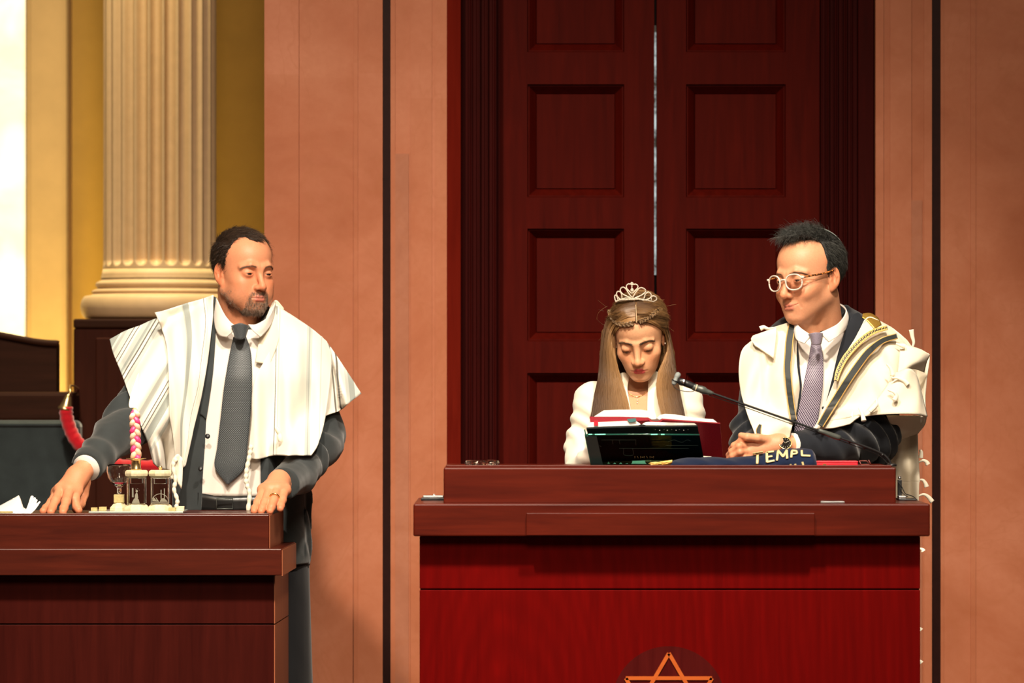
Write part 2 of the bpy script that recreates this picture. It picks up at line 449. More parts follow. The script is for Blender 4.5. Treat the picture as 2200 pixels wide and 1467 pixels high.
M['black'] = mat('black plastic', (.012, .012, .013), .35)
M['greymic'] = mat('grey foam rubber', (.22, .24, .23), .7)
M['white'] = plain('white paper', (.86, .84, .80), .7, 60, .03)
M['page'] = plain('book page block', (.88, .85, .78), .7, 200, .05)
M['redbook'] = plain('red book cloth', (.30, .010, .022), .45, 300, .15)
M['blackbook'] = plain('black leather cover', (.012, .016, .018), .4, 200, .2)
M['red'] = plain('red card', (.72, .012, .03), .4, 50, .05)
M['velvet'] = fabric('red velvet rope', (.55, .002, .012), .8, .6, 300)
M['navy'] = fabric('navy velvet', (.0025, .009, .034), .8, .15, 500)
M['suit1'] = fabric('charcoal suit wool', (.032, .038, .040), .8, .3, 1500, .3, 14)
M['suit2'] = fabric('black navy suit wool', (.010, .012, .017), .8, .2, 1500, .3, 14)
M['shirt'] = fabric('white shirt cotton', (.74, .68, .62), .75, .1, 1500, .04, 12)
M['blazer'] = fabric('ivory blazer', (.76, .69, .56), .7, .2, 1500, .03, 10)
M['shawlw'] = fabric('ivory wool shawl', (.76, .68, .54), .85, .1, 1200, .05, 14)
M['fringe'] = fabric('ivory fringe wool', (.84, .77, .62), .85, .3, 1200, .08, 60)
M['chairfab'] = fabric('dark green grey upholstery', (.030, .040, .042), .85, .3, 500, .3, 20)
M['trouser'] = fabric('black trousers', (.012, .012, .014), .8, .2, 900)
M['leather'] = mat('black belt leather', (.01, .01, .01), .3)
M['skin'] = colattr('skin', .48, .4, .12, (260, .35))
M['hair'] = colattr('hair strands', .45, .5)
M['lips'] = mat('lips', (.45, .07, .07), .4)
M['stone'] = plain('jerusalem stone', (.72, .62, .40), .7, 120, .15)
M['stoneg'] = plain('brass coloured stone', (.48, .38, .16), .6, 160, .15)
M['eye'] = mat('eyeball', (.75, .68, .62), .15)
# ---------------------------------------------------------------- people: heads, hands, bodies
def rot(yaw, pitch, roll):
    return np.array(Matrix.Rotation(math.radians(yaw), 3, 'Z') @ Matrix.Rotation(math.radians(pitch), 3, 'X') @ Matrix.Rotation(math.radians(roll), 3, 'Y'))
class Head:
    def __init__(s, px, py, D, yaw, pitch, roll, hs, neck, nr, **k):
        s.c = P(px, py, D); s.R = rot(yaw, pitch, roll); s.hs = hs; s.neck = P(*neck); s.nr = nr
        s.k = dict(open=.0042, ez=0.0, smile=0.0, fat=0.0, nose=1.0, jaw=1.0, buc=1.0, brow=1.0, mouthw=1.0, female=False, chin=1.0, neckback=.025); s.k.update(k)
    def loc(s, p): return ((p-s.c.astype(np.float32)) @ s.R.astype(np.float32))/s.hs
    def wor(s, q): return s.c+(np.asarray(q, float)*s.hs) @ s.R.T
    def face(s, q):
        """skin surface in head space; q (n,3) metres"""
        k = s.k; a = q.copy(); a[:, 0] = np.abs(q[:, 0]); f = k['fat']
        d = ell(q, (0, .018, .042), (.0755, .095, .082))
        d = smin(d, ell(q, (0, -.028, .042), (.062, .064, .060)), .03)
        d = smin(d, ell(q, (0, -.026, -.02), (.0625+f, .060, .068)), .028)
        d = smin(d, ell(q, (0, -.052, -.055), (.036+f, .042, .038)), .02)
        d = smin(d, cap(a, (.052*k['jaw']+f, .0, -.052), (.020*k['jaw'], -.068, -.096), .0145), .026)
        d = smin(d, ell(q, (0, -.079, -.099), (.022, .0175, .0155*k['chin'])), .016)
        d = smin(d, ell(q, (0, -.03, -.076), (.040*k['jaw']+f, .048, .028)), .022)
        d = smin(d, ell(a, (.038, -.060, -.027), (.024, .021, .019)), .024)
        d = smin(d, ell(a, (.030*k['buc']+f, -.050, -.056), (.025*k['buc'], .034, .034)), .026)
        d = smin(d, ell(q, (0, -.066, -.066), (.029, .031, .024)), .018)
        if k['fat'] > 0: d = smin(d, ell(a, (.040, -.045, -.062), (.024, .03, .026)), .02)
        br = .0078*k['brow']
        d = smin(d, chain(a, [(.008, -.0905, .0185), (.028, -.0880, .024), (.048, -.072, .018)], [br, br, br*.7]), .012)
        # sockets
        d = smax(d, -ell(a, (.0315, -.1015, .0005), (.0185, .0145, .0112)), .014)
        d = smax(d, -ell(a, (.016, -.1015, -.001), (.006, .011, .010)), .010)
        # lids around the eyeball, opened by an almond cut
        ec = (.0315, -.0785, 0.0); lid = ell(a, ec, (.0158, .0144, .0140))
        d = smin(d, lid, .0065)
        d = smax(d, -chain(a, [(.0205, -.0925, .0085), (.0315, -.0965, .0100), (.0430, -.0880, .0075)], [.0009]*3), .0035)
        op = k['open']; ez = k['ez']
        if op > 0:
            cut = ell(a, (.0315, -.0935, ez), (.0128, .0085, op))
            d = smax(d, -cut, .0012)
        # nose
        ns = k['nose']
        d = smin(d, cap(q, (0, -.0885, .012), (0, -.1085-.004*(ns-1)*4, -.030), .0070, .0088), .017)
        d = smin(d, ell(q, (0, -.1125-.012*(ns-1), -.0375), (.0100, .0100, .0090)), .009)
        d = smin(d, ell(a, (.0118, -.1010, -.0400), (.0070, .0098, .0066)), .0085)
        d = smax(d, -cap(a, (.0062, -.1095, -.0485), (.0078, -.101, -.0455), .0028), .0025)
        # nasolabial + cheeks
        sm = k['smile']
        if sm:
            d = smin(d, ell(a, (.034, -.076, -.038), (.018, .013, .014)), .016)
            d = smax(d, -chain(a, [(.019, -.1035, -.040), (.030, -.0965, -.058), (.034, -.088, -.073)], [.0012, .0018, .0012]), .006)
            for (y0, z0) in ((-.0735, .004), (-.0725, -.003), (-.0735, -.010)):
                d = smax(d, -cap(a, (.0485, y0-.004, z0), (.060, y0+.018, z0*1.9), .0012), .003)
        mw = k['mouthw']
        # lips
        up = chain(a, [(.0, -.0990, -.0660), (.006, -.0992, -.0646), (.0225*mw, -.0905, -.0695+sm)], [.0036, .0038, .0014])
        lo = chain(a, [(.0, -.0978, -.0742), (.010, -.0962, -.0735), (.0215*mw, -.0895, -.0705+sm)], [.0046, .0042, .0014])
        d = smin(d, up, .0035); d = smin(d, lo, .0035)
        d = smax(d, -chain(a, [(0, -.1035, -.0697), (.011, -.1010, -.0694), (.0245*mw, -.0915, -.0700+sm)], [.0012, .0012, .0012]), .0018)
        d = smax(d, -ell(q, (0, -.1025, -.0840), (.013, .0045, .0038)), .007)
        if not k['female']:
            for z0 in (.050, .061, .071): d = smax(d, -chain(a, [(0, -.0975, z0), (.02, -.0955, z0+.0015), (.038, -.088, z0-.002)], [.0011]*3), .004)
        # ears
        e = a-np.array([.0735, .012, -.006], np.float32)
        t = math.radians(14); ca, sa = math.cos(t), math.sin(t)
        e = np.stack([e[:, 0]*.92-e[:, 1]*.38, e[:, 0]*.38+e[:, 1]*.92, e[:, 2]], -1)
        e2 = np.stack([e[:, 0], e[:, 1]*ca-e[:, 2]*sa*.5, e[:, 2]+e[:, 1]*sa*.5], -1)
        er = ell(e2, (0, 0, .002), (.0065, .0175, .030))
        er = smin(er, ell(e2, (-.001, -.005, -.024), (.005, .0085, .011)), .006)
        er = smax(er, -ell(e2, (.0080, -.0005, .004), (.0078, .0112, .0215)), .003)
        er = smin(er, chain(e2, [(.002, -.002, .018), (.002, .006, .006), (.002, .002, -.012)], [.0022, .0026, .002]), .002)
        er = smin(er, cap(e2, (.0015, -.0115, -.006), (.0015, -.0105, -.002), .0032), .003)
        d = smin(d, er, .0045)
        return d
    def fn(s, p):
        q = s.loc(p); d = s.face(q)*s.hs
        a = s.wor((0, s.k['neckback'], -.055)); n = cap(p, a, s.neck, s.nr*.98, s.nr)
        d = smin(d, n, .022)
        if not s.k['female']:
            b = s.wor((0, -.058, -.085)); d = smin(d, cap(p, b, s.wor((0, -.02, -.15)), .018, .022), .03)
        return d
    def color(s, v, base, lipc, beard=None):
        q = s.loc(v.astype(np.float32)); a = q.copy(); a[:, 0] = np.abs(a[:, 0]); mw = s.k['mouthw']; sm = s.k['smile']
        c = np.tile(np.array(base, float), (len(v), 1))
        def bl(w, col):
            nonlocal c; w = np.clip(w, 0, 1)[:, None]; c = c*(1-w)+np.array(col)*w
        n = fbm(q, 60, 2); 
        red = (base[0]*1.0, base[1]*.66, base[2]*.55)
        bl(.45*np.exp(-((a[:, 0]-.040)**2+(q[:, 2]+.03)**2)/(2*.018**2))*(q[:, 1] < -.03), red)
        bl(.5*np.exp(-((a[:, 0])**2+(q[:, 2]+.038)**2)/(2*.012**2))*(q[:, 1] < -.08), red)
        bl(.65*sstep(.064, .076, a[:, 0])*(np.abs(q[:, 1]-.012) < .03)*(np.abs(q[:, 2]) < .045), red)
        bl(.45*np.exp(-((a[:, 0]-.0315)**2/(2*.014**2)+(q[:, 2]+.004)**2/(2*.008**2)))*(q[:, 1] < -.06), (base[0]*.75, base[1]*.55, base[2]*.5))
        bl(.10*n, red)
        if beard is not None:
            w = np.zeros(len(v))
            w = np.maximum(w, np.exp(-(np.maximum(0, np.abs(q[:, 2]+.088)-.016)**2/(2*.007**2)+np.maximum(0, a[:, 0]-.030)**2/(2*.007**2)))*(q[:, 1] < -.045))
            w = np.maximum(w, np.exp(-((q[:, 2]+.0565)**2/(2*.0045**2)+np.maximum(0, a[:, 0]-.020)**2/(2*.005**2)))*(q[:, 1] < -.085))
            w = np.maximum(w, .40*sstep(-.03, -.055, q[:, 2])*sstep(-.125, -.108, q[:, 2])*(q[:, 1] < .012)*sstep(.030, .042, a[:, 0]))
            w = np.maximum(w, .5*sstep(-.128, -.115, q[:, 2])*sstep(-.085, -.1, q[:, 2])*(q[:, 1] < -.02))
            w *= .70+.35*fbm(q, 160, 5)
            bl(w*beard[3], beard[:3])
        up = chain(a, [(.0, -.0990, -.0660), (.006, -.0992, -.0646), (.0225*mw, -.0905, -.0695+sm)], [.0036, .0038, .0014])
        lo = chain(a, [(.0, -.0978, -.0742), (.010, -.0962, -.0735), (.0215*mw, -.0895, -.0705+sm)], [.0046, .0042, .0014])
        bl(sstep(.0016, .0002, np.minimum(up, lo))*.9, lipc)
        return c
    def eyes(s, parent, iris=(.06, .03, .015), look=(0, 0)):
        for sx in (-1, 1):
            c = np.array((sx*.0315, -.0785, 0.0)); u = np.linspace(0, np.pi, 25); w = np.linspace(0, 2*np.pi, 33)[:-1]
            g = np.array([look[0], -1.0, look[1]]); g /= np.linalg.norm(g)
            x = np.cross(g, [0, 0, 1]); x /= np.linalg.norm(x); y = np.cross(x, g)
            n = np.stack([(math.cos(a)*g+math.sin(a)*(math.cos(b)*x+math.sin(b)*y)) for a in u for b in w])
            ang = np.repeat(u, len(w))
            r = .0133+.0007*np.exp(-(ang/.35)**2)
            v = s.wor(c+n*r[:, None])
            cc = np.tile((.34, .25, .20), (len(v), 1)); cc[ang < .56] = iris; cc[ang < .26] = (.004, .004, .004)
            mesh('eye', v, grid_faces(32, 25, True), M['eyecol'], parent, col=cc)
    def arcstrands(s, name, parent, line, width, n, L, r, col, seed, flow, lift=.0006):
        """short hairs along head-space centre line; x mirrored"""
        g = np.random.default_rng(seed); out = []
        ln = cr(np.array(line, float), 60)
        for sx in (-1, 1):
            for _ in range(n):
                t = g.uniform(0, 1); i = int(t*59); p = ln[i].copy(); p[2] += g.normal()*width*(1-.5*t)
                f = np.array(flow(t)); f = f/np.linalg.norm(f)
                f[2] += g.normal()*.12
                pts = [p+f*L*q for q in np.linspace(0, 1, 4)]
                out.append([(a[0]*sx, a[1], a[2]) for a in pts])
        o = np.array(out); m = len(o); q = o.reshape(-1, 3).astype(np.float32)
        for _ in range(3):   # drop on the skin
            d = s.face(q); e = 1e-3
            gy = (s.face(q+np.array([0, e, 0], np.float32))-d)/e; gy = np.where(np.abs(gy) < .3, -1, gy)
            q[:, 1] += np.clip((lift-d)/gy, -.004, .004)
        return strands(name, s.wor(q).reshape(m, 4, 3), r, r*.4, M['hair'], parent, col, seed)
    def scatter(s, name, parent, mask, count, L, flow, r, col, seed, src=None, lift=(.0, .35), jit=.25, K=5):
        """hairs rooted on src verts (world) where mask(headspace) is true"""
        g = np.random.default_rng(seed); q = s.loc(src.astype(np.float32)); w = mask(q, g); q = q[w]
        if len(q) == 0: return None
        q = q[g.integers(0, len(q), count)]+g.normal(size=(count, 3))*.0012
        c = np.array([0, .012, .03]); nrm = q-c; nrm /= np.linalg.norm(nrm, axis=1)[:, None]
        f = flow(q, g); f = f-nrm*(f*nrm).sum(1)[:, None]; f /= np.linalg.norm(f, axis=1)[:, None]+1e-9
        f += g.normal(size=f.shape)*jit; ll = L*g.uniform(.6, 1.15, count)
        t = np.linspace(0, 1, K)
        li = g.uniform(lift[0], lift[1], count)
        pts = q[:, None]+f[:, None]*(ll[:, None]*t)[..., None]+nrm[:, None]*((ll*li)[:, None]*np.sin(t*2.0))[..., None]-nrm[:, None]*(ll[:, None]**2*t**2*6.0)[..., None]
        return strands(name, s.wor(pts.reshape(-1, 3)).reshape(count, K, 3), r, r*.35, M['hair'], parent, col, seed)
M['eyecol'] = colattr('eye surface', .08, .6)
M['hairbase'] = colattr('hair mass', .6, .3)
def hand_fn(wrist, wr_, fingers, palm_r=.017, fr=.0105, k=.010, thumb=None, web=.35):
    """fingers: list of [knuckle, pip, dip/tip...] world points"""
    kn = [f[0] for f in fingers]
    def fn(p):
        d = cap(p, wrist[0], wrist[1], wr_, wr_*.95)
        for q in kn: d = smin(d, cap(p, wrist[1], q, palm_r*1.15, palm_r*.82), .014)
        for i in range(len(kn)-1): d = smin(d, cap(p, kn[i], kn[i+1], palm_r*.8), .008)
        for f in fingers:
            n = len(f); rs = [fr*1.12]+[fr*(1.04-.10*i) for i in range(1, n-1)]+[fr*.80]
            e = chain(p, f, rs, .0025)
            for j in range(1, n-1): e = smin(e, cap(p, f[j], f[j], rs[j]*1.07), .004)
            d = smin(d, e, .0042)
        if thumb is not None:
            n = len(thumb); rs = [fr*1.5, fr*1.2, fr*1.12, fr*.85][:n]
            d = smin(d, chain(p, thumb, rs, .004), .006)
        return d
    return fn
def bbox(pts, m):
    a = np.array(pts); return a.min(0)-m, a.max(0)+m
def skin_part(fn, lo, hi, h, col):
    v, f = nets(fn, lo, hi, h); return v, f, (np.tile(np.array(col, float), (len(v), 1)) if not callable(col) else col(v))
def handcol(base, fingers):
    tips = np.array([f[-1] for f in fingers]); kn = np.array([q for f in fingers for q in f[:-1]])
    def c(v):
        o = np.tile(np.array(base, float), (len(v), 1)); red = np.array((base[0], base[1]*.62, base[2]*.5))
        for t, s, w in [(x, .011, .5) for x in tips]+[(x, .009, .35) for x in kn]:
            k = (w*np.exp(-((v-t)**2).sum(1)/(2*s*s)))[:, None]; o = o*(1-k)+red*k
        return o
    return c
def limb_body(fn_torso, shrink, arms, legs, lo, hi):
    """coarse armature surface kept inside the clothes"""
    def fn(p):
        d = fn_torso(p)+shrink
        for a, r in arms+legs: d = smin(d, chain(p, a, r, .02), .03)
        return d
    v, f = nets(fn, lo, hi, .012, 3); return v, f
# ================================================================ SETTING
DW = 15.0       # marble wall plane
fl = struct(box('floor', -4, 4, 9.5, 19, -.1, 0, M['floor'], bw=0))
def wallpiece(name, px0, px1, D0, D1, m, top=5.2, bot=0.0, parent=None, bw=0):
    o = box(name, XW(px0, D0), XW(px1, D0), D0, D1, bot, top, m, parent, bw)
    return o
# --- marble wall left of the doorway, with slab joints in relief
wl = struct(wallpiece('wall_left', 568, 960, DW+.03, DW+.45, M['marble']))
pcs = [(568, 572, -.004), (573, 641, .000), (642, 759, -.010), (760, 768, .004), (769, 821, .0), (839, 848, .0), (849, 881, -.004), (882, 927, .004), (928, 934, .0), (935, 959, .005)]
def slabs(pcs, parent, joints, m1):
    for i, (a, b, e) in enumerate(pcs):
        if (a, b) in ((849, 881), (1958, 1984)):
            zt0 = ZW(430 if a > 1000 else 330, DW)
            box('carved_strip', XW(a, DW), XW(b-3, DW), DW-.0015, DW+.04, 0, zt0, M['band1'], parent, 0)
        zs = [0]+sorted(ZW(j, DW) for j in joints.get(i, []))+[5.2]
        for k in range(len(zs)-1):
            box('marble_slab', XW(a, DW), XW(b+1, DW), DW-e, DW+.04, zs[k], zs[k+1], m1 if (i+k) % 2 else M['marble'], parent, 0)
slabs(pcs, wl, {1: [160], 2: [605], 4: [157], 7: [211], 9: [212]}, M['marble2'])
wallpiece('dark_inlay_strip', 821.5, 838.5, DW+.012, DW+.04, M['inlay'], parent=wl)
wr = struct(wallpiece('wall_right', 1881, 2420, DW+.03, DW+.45, M['marble']))
pcs = [(1881, 1897, .004), (1898, 1911, -.002), (1912, 1957, .004), (1958, 1984, -.003), (1985, 2001, .002), (2021, 2027, .0), (2028, 2084, -.002), (2085, 2095, .004), (2096, 2420, .0)]
slabs(pcs, wr, {2: [], 6: [150, 860], 8: [602]}, M['marble2'])
wallpiece('dark_inlay_strip', 2002, 2020.5, DW+.012, DW+.04, M['inlay'], parent=wr)
# --- doorway: jambs, fluted moulding, double door
dr = struct(thing('door_1', 'tall double mahogany door with raised panels behind the lectern', 'door', (XW(1408, 15.3), 15.4, 0)))
del dr['category']; del dr['label']
box8('door_jamb', [(XW(960, DW), DW-.005, 0), (XW(990, 15.0), DW+.015, 0), (XW(990, 15.0), DW+.015, 5.2), (XW(960, DW), DW-.005, 5.2), (XW(960, DW), DW+.4, 0), (XW(990, DW), DW+.4, 0), (XW(990, DW), DW+.4, 5.2), (XW(960, DW), DW+.4, 5.2)], M['jamb'], dr, .002)  # left jamb paler than the right: light on it put into the colour
box('door_jamb', XW(1846, DW), XW(1880, DW), DW+.05, DW+.4, 0, 5.2, M['trimdk'], dr, .002)  # right jamb darker: shade put into the wood colour
for a, b, steps in ((990, 1073, [(990, 1008, .10), (1008, 1014, .07), (1014, 1026, .085), (1026, 1031, .06), (1031, 1043, .10), (1043, 1048, .075), (1048, 1060, .11), (1060, 1066, .085), (1066, 1073, .13)]),
                    (1765, 1846, [(1765, 1775, .12), (1775, 1781, .09), (1781, 1793, .11), (1793, 1799, .08), (1799, 1812, .10), (1812, 1818, .07), (1818, 1830, .09), (1830, 1846, .10)])):
    ms = []
    for p0, p1, dep in steps:
        x0, x1 = XW(p0, 15.1), XW(p1, 15.1); y = 15.0+dep
        bm = bmesh.new(); bmesh.ops.create_cube(bm, size=1)
        bmesh.ops.scale(bm, vec=(x1-x0, .2, 5.2), verts=bm.verts); bmesh.ops.translate(bm, vec=((x0+x1)/2, y+.1, 2.6), verts=bm.verts)
        bmesh.ops.bevel(bm, geom=[e for e in bm.edges if abs(e.verts[0].co.z-e.verts[1].co.z) > 1], offset=.004, segments=3, affect='EDGES')
        ms.append(([tuple(v.co) for v in bm.verts], [[v.index for v in f.verts] for f in bm.faces])); bm.free()
    v, f = join([(np.array(a_), b_) for a_, b_ in ms]); mesh('fluted_moulding', v, f, M['trimdk'], dr, smooth=False)
DD = 15.20
def leaf(p0, p1, cols):
    rows = [(-210, 112), (181, 424), (491, 733), (801, 1046), (1112, 1330)]
    x0, x1 = XW(p0, DD), XW(p1, DD)
    parts = []
    def bxx(a, b, za, zb, y0, y1):
        v = [(a, y0, za), (b, y0, za), (b, y0, zb), (a, y0, zb), (a, y1, za), (b, y1, za), (b, y1, zb), (a, y1, zb)]
        parts.append((np.array(v), [tuple(reversed(f)) for f in BOXF]))
    zs = []
    pa, pb = XW(cols[0], DD), XW(cols[1], DD)
    bxx(x0, pa, 0, 5.2, DD, DD+.06); bxx(pb, x1, 0, 5.2, DD, DD+.06)
    edges = [5.2]+[z for r in rows for z in (ZW(r[0], DD), ZW(r[1], DD))]+[0]
    for i in range(0, len(edges), 2): bxx(pa, pb, edges[i+1], edges[i], DD, DD+.06)
    for r in rows:     # sloped moulding and sunk field
        za, zb = ZW(r[1], DD), ZW(r[0], DD); w = 17/F*DD
        def ring(o, y): return [(pa+o, y, za+o), (pb-o, y, za+o), (pb-o, y, zb-o), (pa+o, y, zb-o)]
        R = ring(0, DD+.003)+ring(w*.12, DD+.012)+ring(w*.25, DD+.012)+ring(w*1.05, DD+.036)+ring(w*1.15, DD+.040)+ring(w*1.2, DD+.034)
        fs = []
        for k in range(5):
            for j in range(4): fs.append((k*4+j, k*4+(j+1) % 4, k*4+4+(j+1) % 4, k*4+4+j))
        fs.append((20, 21, 22, 23)); parts.append((np.array(R), fs))
    v, f = join(parts); mesh('door_leaf', v, f, M['door'], dr, smooth=False)
leaf(1073, 1405.5, (1133, 1341)); leaf(1411, 1765, (1474, 1688))
# daylight room seen through the slit between the leaves
slit = mat('lit room beyond the slit', (.2, .2, .2), .9); n_ = N(slit)
vv = n_.coord(scale=(1, 1, 1)); nz = n_.noise(vv, 9, 4, .7)
slit.node_tree.nodes['Principled BSDF'].inputs['Emission Color'].default_value = (.62, .72, .72, 1)
n_.l(n_.ramp(nz, [(.46, (0, 0, 0)), (.60, (.8, .8, .8))]), n_.b.inputs['Emission Strength'])
mesh('room_beyond_gap', [(XW(1405, DD), DD+.05, ZW(590, DD)), (XW(1411.5, DD), DD+.05, ZW(590, DD)), (XW(1411.5, DD), DD+.05, ZW(52, DD)), (XW(1405, DD), DD+.05, ZW(52, DD))], [(0, 1, 2, 3)], slit, dr, smooth=False)
box('door_backing', XW(1403, DD), XW(1414, DD), DD+.07, DD+.09, 0, 5.2, M['seam'], dr, 0)
# --- alcove on the left
struct(box('wall_alcove', XW(133, 17.7), XW(600, 17.7), 17.7, 17.9, 0, 5.5, M['yellow'], bw=0))
struct(box8('wall_pier', [(XW(42, 17.3), 17.52, 0), (XW(133, 17.3), 17.52, 0), (XW(133, 17.3), 17.52, 5.5), (XW(42, 17.3), 17.52, 5.5), (XW(42, 17.3), 17.9, 0), (XW(133, 17.3), 17.9, 0), (XW(133, 17.3), 17.9, 5.5), (XW(42, 17.3), 17.9, 5.5)], M['tan'], None, .02))
win = mat('uplit wall glow', (.8, .75, .6), .5); n_ = N(win)  # uplit stretch of wall, its brightness put in as emission
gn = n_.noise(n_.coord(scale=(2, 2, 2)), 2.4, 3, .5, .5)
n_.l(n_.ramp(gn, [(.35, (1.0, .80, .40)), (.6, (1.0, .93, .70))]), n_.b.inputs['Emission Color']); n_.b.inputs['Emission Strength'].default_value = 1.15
w1 = struct(box('lit_wall_stand_in', XW(-120, 17.6), XW(52, 17.6), 17.6, 17.65, .9, 5.5, win, bw=0))  # glowing panel added in place of a lit wall
struct(box('wall_far_left', XW(-1300, 17.6), XW(-120, 17.6), 17.6, 17.9, 0, 5.5, M['tan'], bw=0))
# --- column on its pedestal
DC = 16.75; cxp = 343.5; cx = XW(cxp, DC); R0 = 121/F*DC
colr = thing('fluted_column', 'tall fluted cream classical column on a dark wooden pedestal in the alcove', 'column', (cx, DC, ZW(688, DC-.3)))
NF = 24; per = 14; na = NF*per; aa = np.linspace(0, 2*np.pi, na, endpoint=False)
zb = ZW(598, DC); zf = ZW(571, DC)
zz = [zb, zb+.012, zb+.03]+list(zf+np.linspace(-.012, .05, 18))+[zf+.2, zf+.6, zf+1.4, zf+2.6]
V = []
ph = (aa/(2*np.pi)*NF+.5) % 1.0; ph = ph-.5      # -.5 .. .5 within a flute
for z in zz:
    half = .40
    tip = half*2*np.pi/NF*R0      # flute half-width in metres
    h = (z-zf)
    if h <= 0: w = 0.0
    else: w = half*min(1.0, math.sqrt(max(0, 1-(1-min(h/tip, 1))**2)))
    dep = np.where(np.abs(ph) < w, np.sqrt(np.clip(1-(ph/max(w, 1e-6))**2, 0, 1)), 0)*.030*(w/half)
    r = R0*(1.0+ .05*math.exp(-max(0, z-zb)/.02))-dep
    V.append(np.stack([cx+r*np.cos(aa), DC+r*np.sin(aa), np.full(na, z)], 1))
shaft = mesh('shaft', np.vstack(V), grid_faces(na, len(zz), True), M['cream'], colr)
zt = lambda py: ZW(py, DC)-ZW(688, DC)
k = 1/F*DC
prof = [(0, 0)]+[(150*k, 0), (152*k, zt(684))]
prof += [((158+12*math.sin(t))*k, zt(660+24*math.cos(t))) for t in np.linspace(.1, math.pi-.1, 14)]
prof += [(147*k, zt(634)), (144*k, zt(631))]+[((140+6*math.sin(t))*k, zt(627+4*math.cos(t))) for t in np.linspace(.2, 2.9, 6)]
prof += [(136*k, zt(621)), (133*k, zt(619))]+[((133+5*math.sin(t))*k, zt(612+6*math.cos(t))) for t in np.linspace(.2, 2.9, 8)]
prof += [(129*k, zt(604)), (125*k, zt(600)), (122*k, zt(590)), (100*k, zt(590))]
lathe('base', prof, (cx, DC, ZW(688, DC)), M['cream'], colr, 96)
ped = thing('column_pedestal', 'dark brown wooden pedestal block carrying the fluted column', 'pedestal', (cx, 16.6, 0))
zp = ZW(688, DC)
box('body', XW(158, 16.3), XW(520, 16.3), 16.3, 17.1, 0, zp-.03, M['pedwood'], ped, .006)
box('cap', XW(158, 16.3)-.0, XW(522, 16.3), 16.29, 17.12, zp-.03, zp, M['darkwood'], ped, .006)
box('end_panel', XW(207, 16.29)-.001, XW(520, 16.29), 16.28, 16.3, .1, zp-.06, M['pedwood'], ped, .004)
# --- dark bench / seat at lower left
bn = thing('wooden_bench', 'dark wooden pew end with curved top rail below the uplit wall glow', 'bench', (XW(20, 16), 16.2, 0))
xs = np.linspace(-120, 121, 24); D_ = 16.0
top = [715+24*sstep(-60, 122, x)-6*0 for x in xs]
v = []; 
for x, t in zip(xs, top): v += [(XW(x, D_), D_, ZW(t, D_)), (XW(x, D_), D_, ZW(842, D_)), (XW(x, D_), D_+.12, ZW(t, D_)), (XW(x, D_), D_+.12, ZW(842, D_))]
f = []
for i in range(23):
    a = i*4; b = a+4; f += [(a, a+1, b+1, b), (a+2, b+2, b+3, a+3), (a, b, b+2, a+2), (a+1, a+3, b+3, b+1)]
f += [(0, 2, 3, 1), (92, 93, 95, 94)]
mesh('back_panel', v, f, M['darkwood'], bn, smooth=False)
tr = cr([(XW(x, D_), D_-.005, ZW(t-1, D_)) for x, t in zip(xs, top)], 40)
tube('top_rail', np.vstack([tr, tr[-1]+[.008, 0, -.002]]), .011, M['darkwood'], bn, 8)
box('ledge', XW(-120, 15.9), XW(157, 15.95), 15.95, 16.2, ZW(906, 15.95), ZW(842, 15.9), M['darkwood'], bn, .012)
box('lower_panel', XW(-120, 15.98), XW(158, 15.98), 15.98, 16.2, 0, ZW(900, 15.95), M['darkwood'], bn, .004)
# upholstered chair back
ch = thing('upholstered_chair', 'dark grey green upholstered chair back behind the left lectern', 'chair', (XW(60, 15.8), 15.8, 0))
x0, x1 = XW(-120, 15.76), XW(172, 15.76)
b_ = box('backrest', x0, x1, 15.76, 15.86, .55, ZW(903, 15.76), M['chairfab'], ch, .02); b_.modifiers['bevel'].segments = 4
box('seat', x0, x1, 15.42, 15.88, .42, .52, M['chairfab'], ch, .02)
tube('piping', [(x0, 15.757, ZW(912, 15.76)), (x1-.02, 15.757, ZW(912, 15.76))], .006, M['chairfab'], ch)
for xx in (x0+.05, x1-.05):
    for yy in (15.46, 15.83): box('leg', xx-.025, xx+.025, yy-.02, yy+.02, 0, .43, M['darkwood'], ch, .004)
for xx in (x0+.1, x1-.1): box('back_post', xx-.02, xx+.02, 15.80, 15.84, .5, .62, M['darkwood'], ch, .004)
# velvet rope
vr = thing('velvet_rope', 'red velvet barrier rope with a brass end hanging from the pedestal corner', 'rope', P(146, 850, 15.6))
pts = cr(PA([(142, 874, 15.62), (143, 895, 15.62), (152, 925, 15.62), (166, 950, 15.62), (190, 974, 15.64), (215, 990, 15.66), (245, 998, 15.7), (290, 1003, 15.75), (350, 1000, 15.8), (400, 985, 15.85)]), 60)
o_ = tube('rope', pts, (14.5/F*15.6)*(1+.06*np.sin(np.arange(60)*1.9)), M['velvet'], vr, 20)
v, f = lathe_data([(.0, 0), (.004, -.002), (.010, -.010), (.014, -.025), (.018, -.040), (.022, -.045), (.022, -.050), (.018, -.052)], (0, 0, 0), 20)
R_ = rot(0, 0, 14); mesh('ferrule', v @ R_.T*1.0*np.array([1, 1, 1.0])+P(148, 846, 15.62), f, M['brass'], vr)
tube('hook', cr(PA([(148, 848, 15.62), (151, 842, 15.62), (150, 834, 15.65), (152, 828, 15.8), (160, 830, 16.0), (168, 835, 16.29)]), 24), .0035, M['brass'], vr)

# ================================================================ LECTERNS
ZR = ZW(1003, 12.45)     # reading top, right
lr = thing('lectern', 'wide red cherry lectern with star emblem in front of the double door', 'lectern', (XW(1440, 12.5), 12.7, 0))
slab('upper_tier', 953, 1925, 1004, 1083, 12.45, 12.95, M['toptier'], lr, .004)
